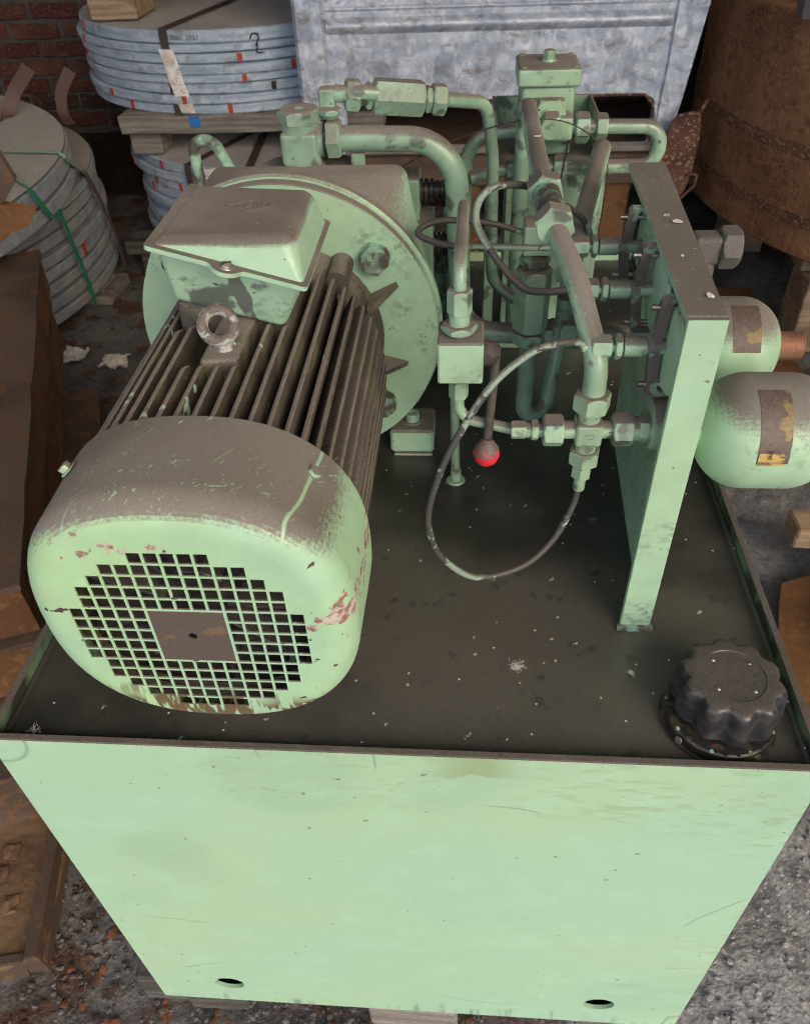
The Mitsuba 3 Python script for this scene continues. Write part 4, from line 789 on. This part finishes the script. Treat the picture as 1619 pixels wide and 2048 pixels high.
put(SB, 'side_sheet', box(-.13, -.127, BY+.10, 3.0, -.60, .42, .001), 'galvanised_sheet', False); put(SB, 'side_sheet', box(1.08, 1.083, BY+.10, 3.0, -.265, .42, .001), 'galvanised_sheet', False)
put(SB, 'back_sheet', box(-.127, 1.08, 2.997, 3.0, -.60, .42, .001), 'rust_brown', False); put(SB, 'floor_sheet', box(-.127, 1.08, BY+.004, 2.997, -.265, -.262, .001), 'rust_brown', False); put(SB, 'added_lid_sheet', box(-.13, 1.083, BY, 3.0, .421, .424, .001), 'galvanised_sheet', False)  # unseen lid added to keep daylight out of the bin
edge = sweep([(x, BY-.003, -.10+.005*math.sin(9*x)) for x in np.linspace(.05, .955, 30)]+[(.985, BY-.003, -.125), (.991, BY-.003, -.16), (.99, BY-.003, -.24)], .0045, 8)
put(SB, 'rusty_cut_edge', edge, 'rust_red', 40, 'ragged rusty edge of the cut out opening')
put(SB, 'bottom_rail', rough(box(.0, 1.0, BY-.02, BY+.0, -.262, -.232, .006), .002, 12, 3, 3), 'grey_wood', 30)
SK = thing('rusty_skid', 'rusty steel skid under the galvanised bin', 'steel skid')
put(SK, 'beam', rough(box(-.12, 1.0, BY-.03, BY+.05, -.36, -.266, .004), .003, 12, 1, 3), 'rust_brown', 30)
put(SK, 'cross_beam', box(.1, .22, BY-.02, 3.0, -.36, -.266, .004), 'rust_brown', 30); put(SK, 'cross_beam', box(.75, .87, BY-.02, 3.0, -.36, -.266, .004), 'rust_brown', 30)
for x in (-.1, .35, .85): put(SK, 'leg', rough(box(x, x+.10, BY+.0, BY+.09, GZ-.005, -.361, .004), .003, 12, 2, 3), 'rust_orange', 30)
BR = thing('rusty_bracket', 'reddish rusty bent steel plate leaning at the right corner of the bin', 'bracket')
bp = sg.Polygon([(.996, -.43), (1.008, -.30), (1.020, -.20), (1.030, -.150), (1.050, -.130), (1.114, -.122), (1.122, -.16), (1.124, -.300), (1.108, -.37), (1.10, -.43)]).buffer(.008).buffer(-.008)
put(BR, 'plate', rough(extr(bp, .008, (0, 2.318, 0), (1, 0, 0), (0, 0, 1)), .004, 14, 3, 3), 'rust_red', 30)
put(BR, 'curled_edge', sweep(fillet([(1.07, 2.31, -.132), (1.108, 2.30, -.126), (1.124, 2.295, -.085)], .012), .005, 10), 'rust_red'); put(BR, 'loop', sweep(fillet([(1.108, 2.30, -.31), (1.134, 2.29, -.30), (1.132, 2.29, -.34), (1.102, 2.30, -.38)], .012), .0045, 10), 'rust_red')
# ---- rusty drum
RD = thing('rusty_drum', 'huge rusty steel drum with dark rings at the right', 'drum')
dx, dy, dR = 2.383, 2.622, 1.184
put(RD, 'shell', lathe([(0, 0), (dR-.006, 0), (dR, .006), (dR, .588), (dR-.008, .6), (dR-.03, .6), (dR-.03, .57), (0, .57)], (dx, dy, -.45), (0, 0, 1), 260), 'rust_drum_steel', 30)
for z in (-.165, -.345): put(RD, 'ring', lathe([(dR-.002, 0), (dR+.0035, .002), (dR+.004, .036), (dR-.002, .038)], (dx, dy, z-.02), (0, 0, 1), 260), 'rust_band', 30)
pallet('timber pallet carrying the rusty drum, its end showing at the right edge', [(1.42, 3.4, 2.0, 2.12, -.50, -.454), (1.35, 3.4, 2.75, 2.87, -.50, -.454)], [(1.43, 1.53, 1.93, 2.08, GZ, -.502), (1.40, 1.55, 2.7, 2.85, GZ, -.502), (2.3, 2.45, 2.0, 2.12, GZ, -.502)], 'tan_wood')
k_ = key_of('tapered_block'); scene[k_] = ply(hull([(1.235, 2.06, .40), (1.30, 2.06, .40), (1.30, 2.16, .40), (1.235, 2.16, .40), (1.262, 2.08, .152), (1.30, 2.06, .152), (1.30, 2.13, .152), (1.262, 2.13, .152)]), 'mat_grey_dusty'); tag(k_, 'grey tapered block standing on the drum in the top right corner', 'block')
# ---- rusty beams on the left
u = V(.49, -1.22, 0)/np.hypot(.49, 1.22); w = V(-u[1], u[0], 0)*-1       # along the beam, to its left
def beam(label, o, L, wid, z0, z1, m, side=None, seed=0):
    k = thing('rusty_beam', label, 'steel beam'); o = V(*o, 0)
    P = [o+u*s+w*q+V(0, 0, z) for s in (0, L) for q in (0, wid) for z in (z0+.006, z1-.012)]
    put(k, 'web', rough(hull(P), .003, 10, seed, 4), side or m, 30)
    P = [o+u*s+w*q+V(0, 0, z) for s in (-.01, L+.01) for q in (-.006, wid+.01) for z in (z1-.0115, z1)]
    put(k, 'top_flange', rough(hull(P), .003, 10, seed+1, 4), m, 30); return k
if w[0] > 0: w = -w
beam('rusty steel beam with a flat dusty top at the left edge, uppermost of its pile', (-.800, 1.72), 1.36, .16, -.42, -.30, 'rust_brown', 'rust_orange', 1)
beam('rusty beam directly under the uppermost beam of the left pile', (-.785, 1.66), 1.30, .20, -.56, -.425, 'rust_brown', 'rust_orange', 5)
beam('lowest dark beam of the left pile lying on the ground', (-.60, 1.42), 1.16, .34, GZ, -.565, 'rust_brown', 'rust_brown', 9)
def bent(label, pts, thick, m, seed):
    k = key_of('bent_plate'); scene[k] = ply(rough(hull([V(*p)+V(0, s*thick/2, s*thick/3) for p in pts for s in (-1, 1)]), .008, 11, seed, 4), 'mat_'+m, smooth=30); tag(k, label, 'steel plate')
bent('curled rusty plate at the left edge, upper one', [(-.62, 1.2, .13), (-.505, 1.2, .125), (-.492, 1.2, .075), (-.53, 1.2, .03), (-.62, 1.22, .0)], .012, 'rust_brown', 1)
bent('tongue of rusty plate below the upper curled one at the left edge', [(-.66, 1.25, -.03), (-.56, 1.22, .012), (-.474, 1.2, .014), (-.50, 1.2, -.02), (-.60, 1.2, -.075)], .010, 'rust_orange', 2)
# low channel, bottom left
LC = thing('rusty_channel', 'dusty rusty steel channel with raised edges on the ground, bottom left corner', 'steel channel')
c0, ca = V(-.219, .050, GZ), math.radians(12)
def ch(m):
    m = m.copy(); m.apply_transform(trimesh.transformations.rotation_matrix(ca, [0, 0, 1])); m.apply_translation(c0); return m
put(LC, 'floor', rough(ch(box(-.24, -.003, .003, .55, 0, .028, .003)), .003, 20, 1, 4), 'rust_floor', 30); put(LC, 'side_wall', rough(ch(hull([(-.040, .0, 0), (0, 0, 0), (-.006, .004, .052), (-.024, .004, .052), (-.040, .55, 0), (0, .55, 0), (-.006, .55, .052), (-.024, .55, .052)])), .003, 18, 2, 4), 'rust_brown', 30)
put(LC, 'end_lip', rough(ch(hull([(-.24, -.004, 0), (-.03, -.004, 0), (-.24, .034, 0), (-.03, .034, 0), (-.24, .006, .034), (-.03, .006, .034), (-.24, .018, .034), (-.03, .018, .034)])), .003, 18, 3, 4), 'rust_brown', 30)
for i, q in enumerate(((-.10, .15), (-.075, .10), (-.09, .19))):
    put(LC, 'rust_scale', rough(ch(box(q[0]-.012, q[0]+.012, q[1]-.014, q[1]+.014, .0285, .033, .001)), .008, 60, 20+i, 3), 'rust_floor', False)
# things right of the tank
bent('rusty plate lying on the ground right of the tank', [(1.0, .55, -.72), (1.35, .50, -.72), (1.40, .98, -.69), (1.10, .86, -.69)], .012, 'rust_orange', 3)
bent('dark scrap plate far right behind the filler cap', [(1.15, .60, -.66), (1.5, .60, -.64), (1.5, 1.0, -.62), (1.22, .95, -.64)], .012, 'rust_brown', 4)
timber('short weathered wood end lying right of the tank', 1.13, 1.24, .94, 1.01, -.655, -.60, 'tan_wood', 11)
bent('broad rusty sheet on the ground in front of the drum pallet', [(.85, 1.5, -.71), (1.42, 1.55, -.71), (1.40, 2.3, -.70), (.85, 2.3, -.70)], .010, 'rust_orange', 6)
timber('pale timber end behind the gauge plate', .80, .98, 2.16, 2.24, -.70, -.58, 'tan_wood', 12)
# litter
def scrap(label, c, s, seed):
    x, y = np.meshgrid(np.linspace(-1, 1, 18), np.linspace(-1, 1, 18)); r = np.hypot(x, y); p = np.stack([x, y, 0*x], -1)
    z = .6*(meshkit.noise(p*2.2+seed)-.4)+.3*meshkit.noise(p*5+seed); v = np.stack([c[0]+s[0]*x*(.8+.3*meshkit.noise(p*3+seed)), c[1]+s[1]*y*(.8+.3*meshkit.noise(p*3+9+seed)), c[2]+s[2]*z], -1).reshape(-1, 3)
    f = []
    for i in range(17):
        for j in range(17): a = i*18+j; f += [(a, a+1, a+19), (a, a+19, a+18)]
    m = trimesh.Trimesh(v, f, process=False); b = m.copy(); b.vertices = b.vertices-V(0, 0, .0008); b.invert()
    k = key_of('paper_scrap'); scene[k] = ply(cat([m, b]), 'mat_paper_white', smooth=True); tag(k, label, 'litter')
scrap('crumpled grey scrap on the floor left of the motor, left one', (-.895, 1.86, GZ+.012), (.055, .05, .05), 1); scrap('torn white paper scrap beside the motor fins, right one', (-.735, 1.83, GZ+.012), (.045, .045, .05), 5)
# fluff and lint on the deck
def tuft(label, c, n, L, seed, flat=0):
    r = np.random.default_rng(seed); ms = []
    for _ in range(n):
        a = r.random()*6.28; e = .15+.5*r.random(); l = L*(.4+.6*r.random()); d = V(math.cos(a)*math.cos(e), math.sin(a)*math.cos(e), math.sin(e)*(1-flat))
        b = V(*c)+V(r.normal(), r.normal(), abs(r.normal())*.3)*L*flat*.5; q = V(r.normal(), r.normal(), 0)*l*.3
        ms.append(sweep([b, b+d*l*.5+q, b+d*l], .00018, 5))
    k = key_of('lint_tuft'); scene[k] = ply(cat(ms), 'mat_paper_white', smooth=True); tag(k, label, 'lint')
tuft('white feathery seed on the deck near the front left corner', (.031, .018, DZ+.001), 22, .010, 1); tuft('pale lint tuft on the deck before the gauge plate', (.4585, .104, DZ+.001), 50, .0065, 2, .8); tuft('small white lint speck left of the filler cap', (.562, .102, DZ+.001), 40, .003, 3, .8)
